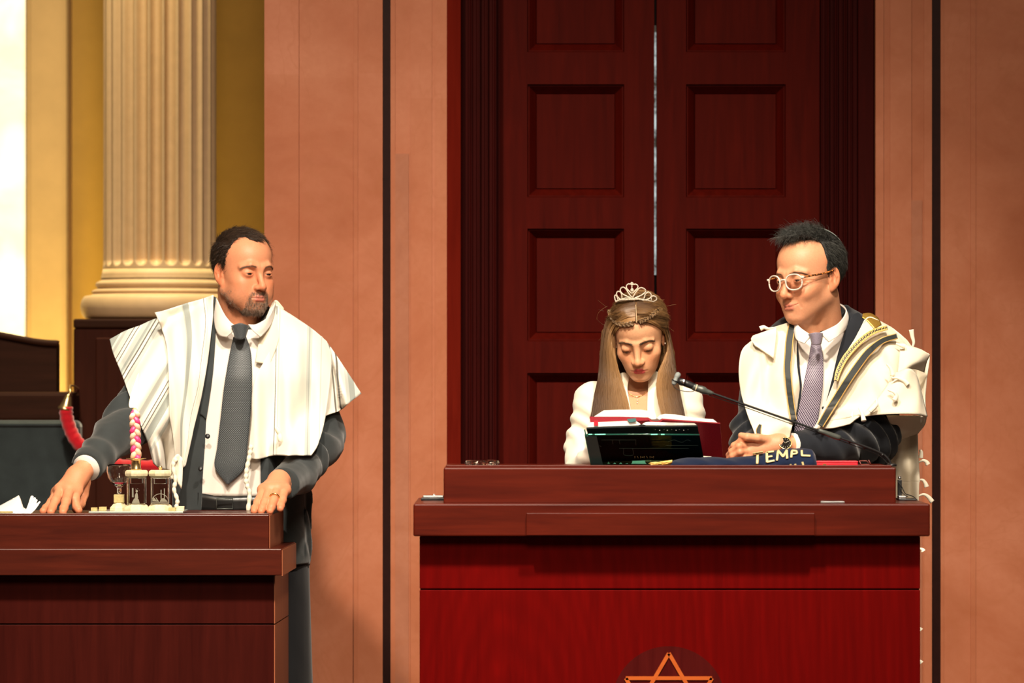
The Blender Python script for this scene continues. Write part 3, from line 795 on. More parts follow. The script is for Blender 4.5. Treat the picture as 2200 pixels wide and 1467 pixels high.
# raised rim lines of the upper tier top
x0, x1 = XW(953, 12.45), XW(1925, 12.45); zt_ = ZW(1004, 12.45)
box('top_rim', x0+.006, x1-.010, 12.458, 12.475, zt_-.001, zt_+.0055, M['toptier'], lr, .002)
zl = ZW(1082, 12.395)
slab('lower_tier', 888, 1998, 1082, 1152, 12.395, 13.0, M['toptier'], lr, .004)
slab('apron_board', 1131, 1750, 1102, 1150, 12.380, 12.41, M['toptier'], lr, .0015)
box('body', XW(901.5, 12.45), XW(1977, 12.45), 12.45, 12.92, 0.0, ZW(1266, 12.45)-.0015, M['front'], lr, .002)
box('body_frieze', XW(901.5, 12.45), XW(1977, 12.45), 12.45, 12.92, ZW(1266, 12.45)+.0015, ZW(1152, 12.45), M['front'], lr, .002)
box('seam', XW(903, 12.45), XW(1975, 12.45), 12.46, 12.9, ZW(1266, 12.45)-.003, ZW(1266, 12.45)+.003, M['seam'], lr, 0)
# star emblem
EC = (XW(1437, 12.45), ZW(1510, 12.45)); s_ = 12.45/F
v = []; f = []; n0 = 96
for y, r in ((12.4500, 0), (12.4495, 122)):
    pass
v = [(EC[0]+122*s_*math.cos(t), 12.4490, EC[1]+122*s_*math.sin(t)) for t in np.linspace(0, 2*np.pi, n0, endpoint=False)]
v += [(x, 12.46, z) for x, y, z in v]
f = [tuple(reversed(range(n0)))]+[(i, (i+1) % n0, n0+(i+1) % n0, n0+i) for i in range(n0)]
emb = thing('x', 'x', 'x', (0, 0, 0)); bpy.data.objects.remove(emb)
M['disk'] = wood('dark emblem disk', (.045, .002, .002), (.085, .006, .005), .6, 1, 'z', 0, .05)
em = mesh('emblem', v, f, M['disk'], lr, smooth=False)
bars = []
def bar(a, b, w, y0, y1):
    a = np.array(a); b = np.array(b); d = (b-a)/np.linalg.norm(b-a); n_2 = np.array([-d[1], d[0]])*w/2
    q = [a-n_2, b-n_2, b+n_2, a+n_2]
    v = [(x, y0, z) for x, z in q]+[(x, y1, z) for x, z in q]
    bars.append((np.array(v), [tuple(reversed(f)) for f in BOXF]))
for sgn in (1, -1):
    T = [np.array(EC)+107*s_*np.array([math.cos(t), math.sin(t)])*1.0 for t in [math.pi/2*sgn+q*2*math.pi/3 for q in range(3)]]
    for i in range(3): bar(T[i], T[(i+1) % 3], 8*s_, 12.4455 if sgn > 0 else 12.4462, 12.4495)
M['starw'] = wood('orange inlay wood', (.42, .07, .008), (.60, .13, .02), .35, 1, 'x', .2)
v, f = join(bars); mesh('star', v, f, M['starw'], em, smooth=False)

DL = 13.40
ll = thing('lectern', 'darker walnut lectern at the left edge holding the candle set', 'lectern', (XW(250, 13.5), 13.6, 0))
slab('upper_tier', -140, 578, 1106, 1180, DL, DL+.48, M['toptierL'], ll, .002, skew=.030)
zt2 = ZW(1106, DL)
box('top_rim', XW(-140, DL), XW(577, DL), DL+.004, DL+.016, zt2-.001, zt2+.0035, M['toptierL'], ll, .0012)
slab('lower_tier', -150, 605, 1179, 1236, DL-.06, DL+.50, M['toptierL'], ll, .0025, skew=.022)
slab('body', -130, 588, 1342, 1500, DL, DL+.48, M['frontL'], ll, .002, skew=.030, zbot=0.0)
slab('body_frieze', -130, 588, 1236, 1339.5, DL, DL+.48, M['frontL'], ll, .002, skew=.030)
slab('seam', -128, 586, 1338, 1343, DL+.006, DL+.474, M['seam'], ll, 0, skew=.030)
# thin end sheets facing right, lightened to imitate the wall's reflection
for a, b, xx, d0, d1, k in ((1107, 1178.5, 578, DL+.003, DL+.477, .030), (1180, 1235, 605, DL-.057, DL+.497, .022)):
    xa = XW(xx, d0-.003)+.0004+k*.003; q = k*(d1-d0)
    box8('end_panel', [(xa, d0, ZW(b, DL)), (xa+.002, d0, ZW(b, DL)), (xa+.002, d0, ZW(a, DL)), (xa, d0, ZW(a, DL)), (xa+q, d1, ZW(b, DL)), (xa+q+.002, d1, ZW(b, DL)), (xa+q+.002, d1, ZW(a, DL)), (xa+q, d1, ZW(a, DL))], M['sideL'], ll, 0)  # added thin sheet that carries the reflection tint
for nm, a, b in (('end_panel', 1342, None), ('end_panel', 1237, 1339.5)):  # added thin sheets that carry the reflection tint
    xa = XW(588, DL)+.0005; k = .030*.48
    z1 = ZW(a, DL); z0 = 0.0 if b is None else ZW(b, DL)
    box8(nm, [(xa, DL+.002, z0), (xa+.003, DL+.002, z0), (xa+.003, DL+.002, z1), (xa, DL+.002, z1), (xa+k, DL+.478, z0), (xa+k+.003, DL+.478, z0), (xa+k+.003, DL+.478, z1), (xa+k, DL+.478, z1)], M['sideL'], ll, 0)
# ================================================================ THINGS ON THE RIGHT LECTERN
ZT = ZW(1004, 12.45)
def sweep(name, poly, D, e, m, parent, dy=0.0, smooth=False, open_=False):
    """cross-section polygon (pixels at depth D) swept along e"""
    a = PA([(x, y) for x, y in poly], D)+np.array([0, dy, 0]); n = len(a); v = np.vstack([a, a+np.array(e)])
    f = [(i, (i+1) % n, n+(i+1) % n, n+i) for i in range(n)]
    f += [tuple(range(n-1, -1, -1)), tuple(range(n, 2*n))]
    return mesh(name, v, f, m, parent, smooth=smooth)
E1 = (.018, .088, -.084)
def pxs(p): return [(x, y) for x, y in p]
# black book
kb = thing('open_book', 'black covered open book in the green acrylic stand under the red book', 'book', P(1380, 998, 12.74))
DB = 12.655
sweep('cover', [(1260, 918), (1300, 916), (1372, 913.5), (1379, 911), (1388, 913.5), (1440, 914), (1498, 913), (1499, 916), (1440, 917.5), (1388, 917), (1379, 916), (1372, 917), (1300, 919.5), (1260, 921)], DB, E1, M['blackbook'], kb)
sweep('page_block', [(1262, 917.5), (1268, 907), (1300, 906), (1350, 904), (1368, 905), (1377, 911), (1372, 913.4), (1300, 915.8)], DB, (.017, .082, -.078), M['page'], kb, .001)
sweep('page_block', [(1379, 911), (1388, 906.5), (1400, 906), (1450, 908), (1492, 909), (1497, 913), (1440, 913.8), (1388, 913.3)], DB, (.017, .082, -.078), M['page'], kb, .001)
sweep('bookmark_tab', [(1276, 904), (1285, 904), (1285, 914), (1276, 914)], DB-.003, (.0, .001, .0), M['red'], kb)
g_ = M['tab'] = mat('teal tab', (.05, .16, .16), .5)
sweep('bookmark_tab', [(1347, 900), (1366, 898), (1367, 905), (1352, 907)], DB-.004, (.0, .001, .0), g_, kb)
for i in range(9):     # worn stamping along the right cover
    q = (1407+i*8.6+(i % 3)*.8, 922+(i % 2)*1.4)
    sweep('stamp_mark', [(q[0], q[1]), (q[0]+1.8, q[1]), (q[0]+1.8, q[1]+1.3), (q[0], q[1]+1.3)], DB-.0075, (0, .0005, 0), M['page'] if i % 2 else M['chrome'], kb)
# red book above
rb = thing('open_book', 'large red open prayer book with white pages lying on top of the black book', 'book', P(1411, 905, 12.74))
DRB = 12.685; E2 = (.011, .090, -.084)
sweep('cover', [(1267, 895), (1330, 895), (1393, 897), (1398, 902), (1405, 904.5), (1413, 904.5), (1420, 902), (1422, 899), (1480, 903.5), (1547, 908), (1547, 910), (1480, 906), (1424, 902), (1421, 905), (1413, 907.5), (1404, 907.5), (1397, 905.5), (1392, 900), (1330, 899), (1267, 898)], DRB, E2, M['redbook'], rb)
sweep('page_block', [(1276, 894.8), (1297, 881.5), (1330, 880), (1378, 880), (1396, 883), (1407, 889), (1411, 898), (1408, 900), (1400, 900.5), (1393, 896.7), (1330, 894.8)], DRB, (.008, .076, -.072), M['page'], rb, .001)
sweep('page_block', [(1411, 898), (1418, 891), (1429, 889), (1450, 890), (1490, 897), (1532, 900.5), (1541, 907.5), (1480, 903.2), (1422, 898.8), (1417, 901)], DRB, (.008, .076, -.072), M['page'], rb, .001)
# front board strip of the left half that shows above the black book
sweep('board_edge', [(1267, 894.6), (1393, 896.6), (1393, 903), (1268, 908)], DRB-.0015, (.0, .0012, .0), M['redbook'], rb)
# acrylic stand
acr = mat('green tinted acrylic', (.07, .27, .22), .04, trans=1, ior=1.2)
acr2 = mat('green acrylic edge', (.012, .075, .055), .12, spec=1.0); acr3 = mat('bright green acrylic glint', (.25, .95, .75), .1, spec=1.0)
st = thing('book_stand', 'dark green clear acrylic book stand holding the books in front of the girl', 'stand', P(1385, 999, 12.74))
E3 = (.0165, .078, -.0765)
sweep('panel', [(1256, 934), (1503, 934), (1503, 936), (1256, 936)], DB-.010, E3, acr, st, 0)
tube('panel_edge', PA([(1256, 934, DB-.012), (1380, 933, DB-.012), (1503, 934, DB-.012)]), .0022, acr2, st, 8)
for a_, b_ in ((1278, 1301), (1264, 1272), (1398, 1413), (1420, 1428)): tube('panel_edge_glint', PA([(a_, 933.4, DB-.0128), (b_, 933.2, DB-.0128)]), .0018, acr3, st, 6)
g_ = mat('grey green acrylic side', (.045, .10, .10), .15, spec=.8)
sweep('side_panel', [(1257, 937), (1282, 937), (1282, 938), (1257, 938)], DB-.0085, (.0175, .076, -.0745), g_, st, 0)
tube('side_panel_edge', PA([(1256, 923, DB-.008)]).tolist()+PA([(1273, 999, DB+.068)]).tolist(), .0016, acr2, st, 6)
box('ledge', XW(1272, 12.74), XW(1516, 12.74), 12.735, 12.80, ZT+.0004, ZT+.003, M['black'], st, .0005)
M['etch'] = mat('frosted etching', (.045, .085, .075), .6)
def slope(px, py):   # depth on the sloping panel
    return DB-.0125+(py-934)/66.*.078
def etch(line, w=.8):
    L = cr(np.array(line, float), max(6, 6*len(line)))
    return tube('etched_line', PA([(x, y, slope(x, y)) for x, y in L]), .0004*w, M['etch'], st, 4)
for l in ([(1435, 949), (1448, 945), (1457, 948), (1466, 950), (1476, 945), (1484, 947)], [(1292, 945), (1366, 945)], [(1366, 945), (1366, 956)], [(1315, 945), (1317, 954)], [(1330, 945), (1332, 954)],
          [(1330, 963), (1480, 963)], [(1340, 963), (1341, 977), (1360, 977), (1359, 963)], [(1430, 957), (1500, 957)], [(1288, 957), (1292, 960)]): etch(l)
# row of small worn lettering on the stand (too blurred to read)
for i, x in enumerate(range(1364, 1406, 5)):
    k = [((x, 984), (x, 980)), ((x, 980), (x+2.5, 984)), ((x+2.5, 984), (x+2.5, 980)), ((x, 982), (x+3, 982))]
    a = k[i % 4]; tube('etched_mark', PA([(p, q, slope(p, q)) for p, q in a]), .0005, M['stoneg'], st, 4)
# navy embroidered mantle with gold fringe
mt = thing('velvet_mantle', 'navy velvet cloth with gold lettering and a gold fringe lying on the lectern', 'cloth', P(1600, 998, 12.64))
ox = np.array([1438, 1450, 1475, 1510, 1560, 1590, 1615, 1640, 1665, 1700, 1725, 1745, 1753, 1756], float)
oy = np.array([991, 988, 984.5, 982, 983.5, 982.5, 979, 974, 969, 962.5, 963.5, 967, 978, 999], float)
DM = 12.62; KX = DM/F
def mfn(p):
    px = p[..., 0]/DM*F+1100; h = (1001.0-np.interp(px, ox, oy))*KX+.0005
    w = .045+.55*h
    a = (p[..., 1]-DM-.02)/w; b = (p[..., 2]-ZT)/h
    d = ((np.abs(a)**2.2+np.abs(b)**2.0)**.48-1)*np.minimum(w, h)*.8
    d = np.maximum(d, (1440-px)*KX); d = np.maximum(d, (px-1753)*KX)
    # hollow rolled end at the right
    hol = ((p[..., 1]-DM-.018)/.020)**2+((p[..., 2]-ZT-.018)/.011)**2-1
    d = smax(d, -np.maximum(hol*.01, (1742-px)*KX), .003)
    d = d+.0012*np.sin(p[..., 0]*95+p[..., 1]*60)*np.cos(p[..., 2]*130)
    return np.maximum(d, ZT-p[..., 2]+.0004)
v, f = nets(mfn, (XW(1436, DM), DM-.06, ZT-.004), (XW(1760, DM), DM+.11, ZT+.05), .002, 3); cl_ = mesh('cloth', v, f, M['navy'], mt)
gd = mat('gold embroidery thread', (.80, .62, .30), .45, spec=.6)
sc5 = lambda X, Y: (1540+X/5.238, 900+Y/5.238)
def stroke(a, b, w, nm='letter'):
    return (sc5(*a), sc5(*b), w)
LET = {'T': [((460, 376), (455, 505), 5.2), ((405, 392), (520, 372), 3)], 'E': [((562, 372), (566, 488), 5.2), ((560, 373), (642, 362), 3.2), ((563, 426), (626, 418), 3.2), ((563, 484), (650, 466), 3.6)],
       'M': [((676, 468), (690, 350), 4.6), ((686, 350), (748, 424), 4.6), ((744, 424), (790, 348), 4.6), ((786, 348), (792, 446), 4.8)], 'P': [((838, 432), (846, 352), 4.8), ((842, 354), (900, 358), 3.4), ((897, 357), (904, 386), 3.8), ((904, 386), (846, 394), 3.2)],
       'L': [((956, 350), (958, 412), 4.6), ((952, 410), (1055, 414), 3.4)]}
for ch_, ss in LET.items():
    parts = []
    for a, b, w in ss:
        o = strip('tmp', [sc5(*a), sc5(*b)], w, gd, None, mfn, 12.60, .0010, 10, 0, 3)
        parts.append((np.array([tuple(v.co) for v in o.data.vertices]), [tuple(p.vertices) for p in o.data.polygons])); bpy.data.objects.remove(o)
    v, f = join(parts); o = solid(mesh('embroidered_letter', v, f, gd, mt), .0012, 0); o['label'] = 'gold letter '+ch_
for a, b in (((828, 508), (834, 530)), ((880, 504), (890, 530)), ((962, 482), (976, 528))):
    solid(strip('embroidered_letter', [sc5(*a), sc5(*b)], 4.4, M['stoneg'], mt, mfn, 12.60, .001, 8, 0, 3), .001, 0)
g = np.random.default_rng(11); fr = []
for i in range(130):
    y = g.uniform(988.5, 998); x0 = 1444; x1 = 1392+g.uniform(0, 34)+(998-y)*1.2; d = g.uniform(12.59, 12.68)
    yy = 996+g.uniform(-2.5, 2.5)
    fr.append(PA([(x0+(x1-x0)*t, y+(yy-y)*t+g.normal()*.5+1.2*math.sin(t*7+i), d) for t in np.linspace(0, 1, 8)]))
fr = np.array(fr); fr[..., 2] = np.maximum(fr[..., 2], ZT+.001)
M['gfr'] = mat('gold fringe thread', (.85, .55, .10), .4, spec=.6); strands('fringe', fr, .0011, .0008, M['gfr'], mt)
# red box
rbx = thing('red_box', 'small flat bright red box on the lectern beside the navy cloth', 'box', P(1796, 998, 12.65))
x0, x1 = XW(1749, 12.6), XW(1843, 12.6)
box('body', x0, x1, 12.6, 12.66, ZT+.0003, ZT+.0085, M['red'], rbx, .001); box('lid', x0-.0005, x1+.0005, 12.599, 12.661, ZT+.0087, ZT+.0130, M['red'], rbx, .001)
box('clasp', XW(1768, 12.6), XW(1775, 12.6), 12.598, 12.6, ZT+.002, ZT+.006, M['goldm'], rbx, 0)
# pinkish folded spectacles / clip behind the box
eg = thing('eyeglasses', 'small brownish folded eyeglasses beside the red box on the lectern', 'glasses', P(1862, 998, 12.66))
M['rosy'] = mat('rosy brown frame', (.22, .05, .04), .4)
tube('frame', PA([(1846, 990, 12.66), (1862, 990, 12.66), (1868, 997.5, 12.66), (1850, 998, 12.66), (1846, 990, 12.66)]), .0015, M['rosy'], eg, 6)
tube('temple', PA([(1866, 988, 12.68), (1871, 998, 12.68)]), .0015, M['rosy'], eg, 6)
# glass dish
gd_ = thing('glass_dish', 'round cut clear glass dish on the left end of the lectern top', 'dish', P(1036, 998, 12.62))
c_ = P(1036, 998, 12.64); c_[2] = ZT+.0004
v = []; prof = [(.0, 0), (.036, 0), (.041, .003), (.042, .008), (.040, .0130), (.036, .0140), (.032, .0130), (.028, .006), (0, .0045)]
for r, z in prof:
    for j in range(48):
        t = j*2*math.pi/48; rr = r*(1+(.03 if j % 4 < 2 else -.02)*(1 if .002 < z < .0125 else 0)); v.append((c_[0]+rr*math.cos(t), c_[1]+rr*math.sin(t), c_[2]+z))
f = [(i*48+j, i*48+(j+1) % 48, (i+1)*48+(j+1) % 48, (i+1)*48+j) for i in range(8) for j in range(48)]
mesh('bowl', v, f, M['glass'], gd_, smooth=False)
# phones on the lower tier
ZL = ZW(1082, 12.395)
ph = thing('device', 'silver topped flat black device on the left end of the lower tier', 'phone', P(928, 1068, 12.7))
x0, x1 = XW(905, 12.72), XW(951, 12.72)
box('base', x0, x1+.004, 12.70, 12.78, ZL+.0005, ZL+.0065, M['black'], ph, .001); box('case', x0+.004, x1+.003, 12.703, 12.778, ZL+.0068, ZL+.0125, M['chrome'], ph, .002)
box('button', XW(930, 12.72), XW(935, 12.72), 12.72, 12.73, ZL+.0127, ZL+.0155, M['chrome'], ph, .0006)
ph = thing('phone', 'slim silver phone lying on the lower tier near the right end', 'phone', P(1790, 1080, 12.40))
x0, x1 = XW(1762, 12.41), XW(1815, 12.41)
box('case', x0, x1, 12.405, 12.44, ZL+.0004, ZL+.0060, M['chrome'], ph, .002); box('screen', x0+.003, x1-.003, 12.408, 12.437, ZL+.0061, ZL+.0066, M['black'], ph, 0)
# microphone
mc = thing('microphone', 'slender black boom microphone arching from the lectern right corner towards the girl', 'microphone', P(1915, 1000, 12.6))
BP = [(1916, 1002, 12.60), (1914, 998, 12.60), (1909, 987, 12.60), (1894, 974, 12.60), (1853, 957, 12.595), (1803, 940, 12.59), (1747, 921, 12.585), (1694, 902, 12.58), (1603, 870, 12.575), (1540, 848, 12.57), (1520, 841, 12.57)]
tube('boom', cr(PA(BP), 90), .0030, M['black'], mc, 10)
lathe('mount', [(0, 0), (.012, 0), (.012, .004), (.006, .007), (0, .007)], P(1916, 1000, 12.6)*np.array([1, 1, 0])+np.array([0, 0, ZT+.0004]), M['black'], mc, 20)
M['gunm'] = mat('gunmetal sleeve', (.09, .10, .09), .35, metal=.3)
tube('sleeve', cr(PA([(1758, 924, 12.584), (1772, 929, 12.584), (1790, 936, 12.588), (1806, 941, 12.59)]), 12), np.array([.005, .0055, .0056, .0057, .0058, .0062, .0068, .007, .007, .007, .0066, .005]), M['gunm'], mc, 14)
tube('handle', cr(PA([(1532, 845, 12.57), (1518, 841, 12.57), (1508, 837, 12.57), (1498, 834, 12.57), (1488, 830, 12.57)]), 16), np.array([.004, .0045, .006, .0065, .007, .0085, .0092, .0095, .0095, .0088, .0085, .0085, .0085, .0085, .0085, .008]), M['gunm'], mc, 16)
tube('clip', cr(PA([(1496, 833, 12.57), (1480, 826, 12.57), (1466, 821, 12.57), (1456, 818, 12.57)]), 12), np.array([.0075, .008, .0085, .0085, .009, .009, .0085, .009, .0095, .009, .0075, .005]), M['black'], mc, 14)
tube('clip_band', PA([(1496.5, 833.5, 12.568), (1494.5, 832.8, 12.568)]), .0090, M['stone'], mc, 16)
v, f = lathe_data([(0, 0), (.005, 0), (.0055, .0015), (.004, .003), (0, .003)], (0, 0, 0), 16); v = v[:, [0, 2, 1]]*np.array([1, -1, 1]); mesh('thumb_screw', v+P(1469, 819, 12.558), f, M['chrome'], mc)
tube('capsule', cr(PA([(1459, 801, 12.575), (1455, 808, 12.572), (1452, 814, 12.57), (1449, 821, 12.568), (1446.5, 827, 12.566)]), 16), np.array([.0035, .0064, .0068, .007, .007, .0066, .0055, .0055, .0052, .0058, .0078, .0078, .0062, .0058, .005, .003]), M['greymic'], mc, 18)
tube('grip_ring', PA([(1450.5, 817, 12.568), (1449.6, 819, 12.568)]), .0084, M['black'], mc, 18)
tube('cable', cr(PA([(1446, 828, 12.565), (1453, 835, 12.565), (1468, 840, 12.565), (1486, 841, 12.565), (1500, 839, 12.568), (1530, 851, 12.575), (1600, 874.5, 12.58), (1690, 907, 12.585), (1750, 927, 12.59), (1805, 946, 12.595), (1850, 963, 12.60), (1885, 976, 12.603), (1902, 990, 12.603), (1910, 1000, 12.603)]), 120), .0011, M['black'], mc, 6)
for q in ((1826, 949), (1858, 961), (1896, 977)): tube('cable_tie', PA([(q[0]-1, q[1]-2, 12.598), (q[0]+1, q[1]+1.5, 12.60)]), .0042, M['black'], mc, 8)
ms_ = thing('microphone_stand', 'small black stand with cables beside the upper tier on the lower tier right end', 'stand', P(1940, 1070, 12.75))
x0 = XW(1928, 12.75)
box('plate', x0, XW(1966, 12.75), 12.70, 12.80, ZL+.0004, ZL+.004, M['black'], ms_, .001)
box('adapter', x0+.001, XW(1946, 12.75), 12.73, 12.77, ZL+.0042, ZL+.011, M['chrome'], ms_, .002)
box('post', XW(1929, 12.76), XW(1937, 12.76), 12.75, 12.775, ZL+.0112, ZL+.050, M['black'], ms_, .001)
tube('post_clamp', PA([(1930, 1026, 12.76), (1936, 1026, 12.76)]), .004, M['chrome'], ms_)
tube('cable', cr(PA([(1929, 1034, 12.745), (1937, 1045, 12.742), (1945, 1060, 12.745), (1956, 1064, 12.75), (1964, 1068, 12.76), (1971, 1074.5, 12.76)]), 40), .0011, M['black'], ms_, 6)
tube('cable', cr(PA([(1934, 1042, 12.748), (1935, 1052, 12.745), (1940, 1060, 12.745), (1950, 1067, 12.745)]), 30), .0011, M['black'], ms_, 6)

# ================================================================ THINGS ON THE LEFT LECTERN
ZL2 = ZW(1106, 13.40)
ty = thing('glass_tray', 'flat clear glass tray under the goblet and the two spice and candle boxes', 'tray', P(296, 1102, 13.55))
x0, x1 = XW(195, 13.5), XW(397, 13.5)
M['tglass'] = mat('greenish glass plate', (.80, .92, .84), .12, trans=.55, ior=1.3)
box('plate', x0, x1, 13.43, 13.63, ZL2+.0042, ZL2+.0085, M['tglass'], ty, .001)
for q0, q1, h, mm in ((196, 209, .009, 'stoneg'), (213, 229, .010, 'stoneg'), (363, 378, .009, 'stoneg'), (379, 396, .0115, 'stone')):
    dd = 13.46 if mm == 'stoneg' and q0 not in (213,) else 13.50
    box('corner_block', XW(q0, dd), XW(q1, dd), dd-.012, dd+.012, ZL2+.0087, ZL2+.0087+h, M[mm], ty, .0008)
for q in (205, 385):
    for d in (13.45, 13.61): lathe('foot', [(0, 0), (.006, 0), (.006, .0036), (0, .0036)], (XW(q, d), d, ZL2+.0003), M['glass'], ty, 12)
ZB = ZL2+.0088
def octa(name, prof, c, m, parent): return lathe(name, prof, c, m, parent, 8, False, True)
gb = thing('wine_goblet', 'round clear glass goblet with a sip of red wine on a stone base', 'goblet', (XW(256, 13.52), 13.52, ZB))
cc = np.array([XW(256, 13.52), 13.52, ZB]); kz = 13.52/F; zz_ = lambda py: (1103-py)*kz
octa('base', [(0, 0), (.0255, 0), (.0255, .007), (.013, .0205), (0, .0205)], cc, M['stone'], gb)
box('base_cube', cc[0]-.0135, cc[0]+.0135, 13.5065, 13.5335, ZB+.0207, ZB+zz_(1069), M['stoneg'], gb, .001)
prof = [(0, zz_(1069)), (.0065, zz_(1069)), (.0060, zz_(1060)), (.0065, zz_(1054)), (.012, zz_(1050.5)), (.022, zz_(1043)), (.0300, zz_(1032)), (.0330, zz_(1020)), (.0325, zz_(1010)), (.0310, zz_(1004.5)),
        (.0300, zz_(1004.5)), (.0314, zz_(1010)), (.0318, zz_(1020)), (.0288, zz_(1031.5)), (.0208, zz_(1042)), (.0105, zz_(1048.5)), (0, zz_(1049.5))]
lathe('bowl', prof, cc+np.array([0, 0, .0003]), M['glass'], gb, 48)
M['wine'] = mat('red wine', (.80, .0, .09), .1, spec=.6)
lathe('wine', [(0, zz_(1049.3)), (.0100, zz_(1048.2)), (.0165, zz_(1044.2)), (0, zz_(1044.2))], cc, M['wine'], gb, 32)
M['clr'] = mat('clear thin glass', (.96, .97, .96), .03, trans=1, ior=1.12)
M['dkback'] = mat('dark glass backing', (.012, .010, .008), .8, spec=.05)
M['frost'] = mat('frosted engraving', (.55, .53, .44), .7)
M['wax1'] = mat('pink wax', (.80, .06, .22), .4, sss=.2); M['wax2'] = mat('peach wax', (.85, .55, .40), .4, sss=.2)
def gbox(pxc, label, nm, cat, D=13.49):
    t = thing(nm, label, cat, (XW(pxc, D), D, ZB)); x = XW(pxc, D); k = D/F; z = lambda py: ZB+(1103-py)*k
    octa('base', [(0, 0), (.0345, 0), (.0345, .006), (.032, .012), (.027, .0165), (0, .0165)], (x, D, ZB), M['stone'], t)
    box('glass_body', x-.0235, x+.0235, D-.0235, D+.0235, z(1087)-.0018, z(1032), M['clr'], t, .0015)
    for sx in (-1, 1):
        for sy in (-1, 1): box('edge_post', x+sx*.0225-.0016, x+sx*.0225+.0016, D+sy*.0225-.0016, D+sy*.0225+.0016, z(1087), z(1032), M['glass'], t, .0005)
    octa('top_cap', [(0, z(1032)-ZB), (.022, z(1032)-ZB), (.031, z(1028)-ZB), (.0325, z(1023)-ZB), (.031, z(1018)-ZB), (.027, z(1016)-ZB), (0, z(1016)-ZB)], (x, D, ZB), M['stone'], t)
    box('inner_cup', x-.016, x+.016, D-.016, D+.016, z(1045), z(1033), M['clr'], t, .001)
    return t, x, z
b1_, x_, z_ = gbox(293.5, 'engraved glass box with a stone cap holding the braided candle', 'candle_box', 'candle holder')
def flat(name, poly, D, m, parent, t=.0008): return sweep(name, poly, D, (0, t, 0), m, parent)
De = 13.478
flat('engraving', [(282.5, 1084), (284, 1078), (288, 1071), (291, 1070), (295, 1070), (298, 1073), (300.5, 1083), (296, 1084), (289, 1083)], De, M['frost'], b1_)
flat('engraving', [(289.5, 1070), (290, 1063), (292.5, 1058), (295.5, 1060), (296, 1064), (297, 1070)], De, M['frost'], b1_)
flat('engraving', [(291, 1055), (292.5, 1052), (295.5, 1053), (296, 1057), (293, 1058)], De, M['frost'], b1_)
flat('engraving', [(283.5, 1048), (286.5, 1048), (287, 1068), (283.5, 1068)], De, M['frost'], b1_)
for q in ((291, 1050), (295, 1049), (298, 1052)): flat('engraving', [(q[0], q[1]), (q[0]+1.8, q[1]+.3), (q[0]+.8, q[1]+2)], De, M['frost'], b1_)
# candle cup and candle
cD = 13.49; cxx = XW(292.5, cD); zc = lambda py: ZB+(1103-py)*cD/F
lathe('candle_cup', [(0, 0), (.0135, 0), (.0140, .003), (.0125, .006), (.0125, .024), (.0150, .028), (.0265, .0300), (.0265, .0312), (.014, .0300), (.0115, .0255), (.0110, .008), (0, .008)], (cxx, cD, zc(1016)+.0002), M['brass'], b1_, 32)
cn = thing('braided_candle', 'lit pink and peach braided candle standing in the brass cup', 'candle', (cxx, cD, zc(991.5)))
tz = np.linspace(0, 1, 90); H_ = zc(884)-zc(991.5)
for i in range(3):
    w = tz*2*math.pi*2.6+i*2*math.pi/3; lean = -.0045*tz; sh = 1-.6*sstep(.86, 1.0, tz)
    p_ = np.stack([cxx+lean+.0078*sh*np.sin(w), cD+.0050*sh*np.sin(2*w), zc(991.5)+tz*H_*(1-.03*(i % 2))], 1)
    tube('wax_strand', p_, .0074*(1-.45*sstep(.85, 1, tz)), M['wax1'] if i == 1 else M['wax2'], cn, 14)
tube('wick', np.array([[cxx-.0045, cD, zc(887)], [cxx-.0065, cD, zc(880)]]), .0009, M['black'], cn, 6)
fm = mat('candle flame', (1, .8, .4), .5, emit=(1.0, .66, .28), es=5.0)
fp = cr(np.array([(cxx-.008, cD, zc(882)), (cxx-.0075, cD, zc(872)), (cxx-.003, cD, zc(850)), (cxx+.001, cD, zc(830)), (cxx+.006, cD, zc(808))]), 30)
tube('flame', fp, .0105*np.sin(np.pi*np.linspace(.12, 1, 30)**.62)+.0006, fm, cn, 16)
ff = lamp('candle_flame_light', 'POINT', (cxx-.003, cD-.02, zc(845)), (0, 0, 0), 1.3, .012, (1, .62, .28))
b2_, x_, z_ = gbox(344.5, 'engraved glass spice box with a round stone lid beside the candle', 'spice_box', 'box')
lathe('lid_knob', [(0, 0), (.0035, 0), (.003, .003), (.0055, .006), (.0055, .009), (.003, .0115), (0, .012)], (XW(344.5, 13.49), 13.49, zc(1016)+.0002), M['brass'], b2_, 20)
arc = [(346+19*math.cos(t), 1079-19*math.sin(t)) for t in np.linspace(0, math.pi, 24)]
arc_in = [(346+17.6*math.cos(t), 1079-17.6*math.sin(t)) for t in np.linspace(math.pi, 0, 24)]
arc = [(x-2, y) for x, y in arc]; arc_in = [(x-2, y) for x, y in arc_in]
a_ = PA(arc, De); b_ = PA(arc_in[::-1], De); vv = np.vstack([a_, b_]); ff_ = [(i, i+1, 25+i-0, 24+i) for i in range(23)]
o_ = mesh('engraving', vv, ff_, M['frost'], b2_, smooth=False); solid(o_, .0008, 0)
flat('engraving', [(325, 1079), (363, 1079), (363, 1081), (325, 1081)], De, M['frost'], b2_)
flat('engraving', [(327, 1077), (330, 1068), (337, 1076), (334, 1067), (342, 1078)], De, M['frost'], b2_)
flat('engraving', [(343, 1078), (346, 1071), (352, 1070), (357, 1074), (360, 1078)], De, M['frost'], b2_)
flat('engraving', [(345, 1071), (345, 1052), (347, 1052), (347, 1071)], De, M['frost'], b2_)
flat('engraving', [(352, 1071), (352, 1049), (354, 1049), (354, 1071)], De, M['frost'], b2_)
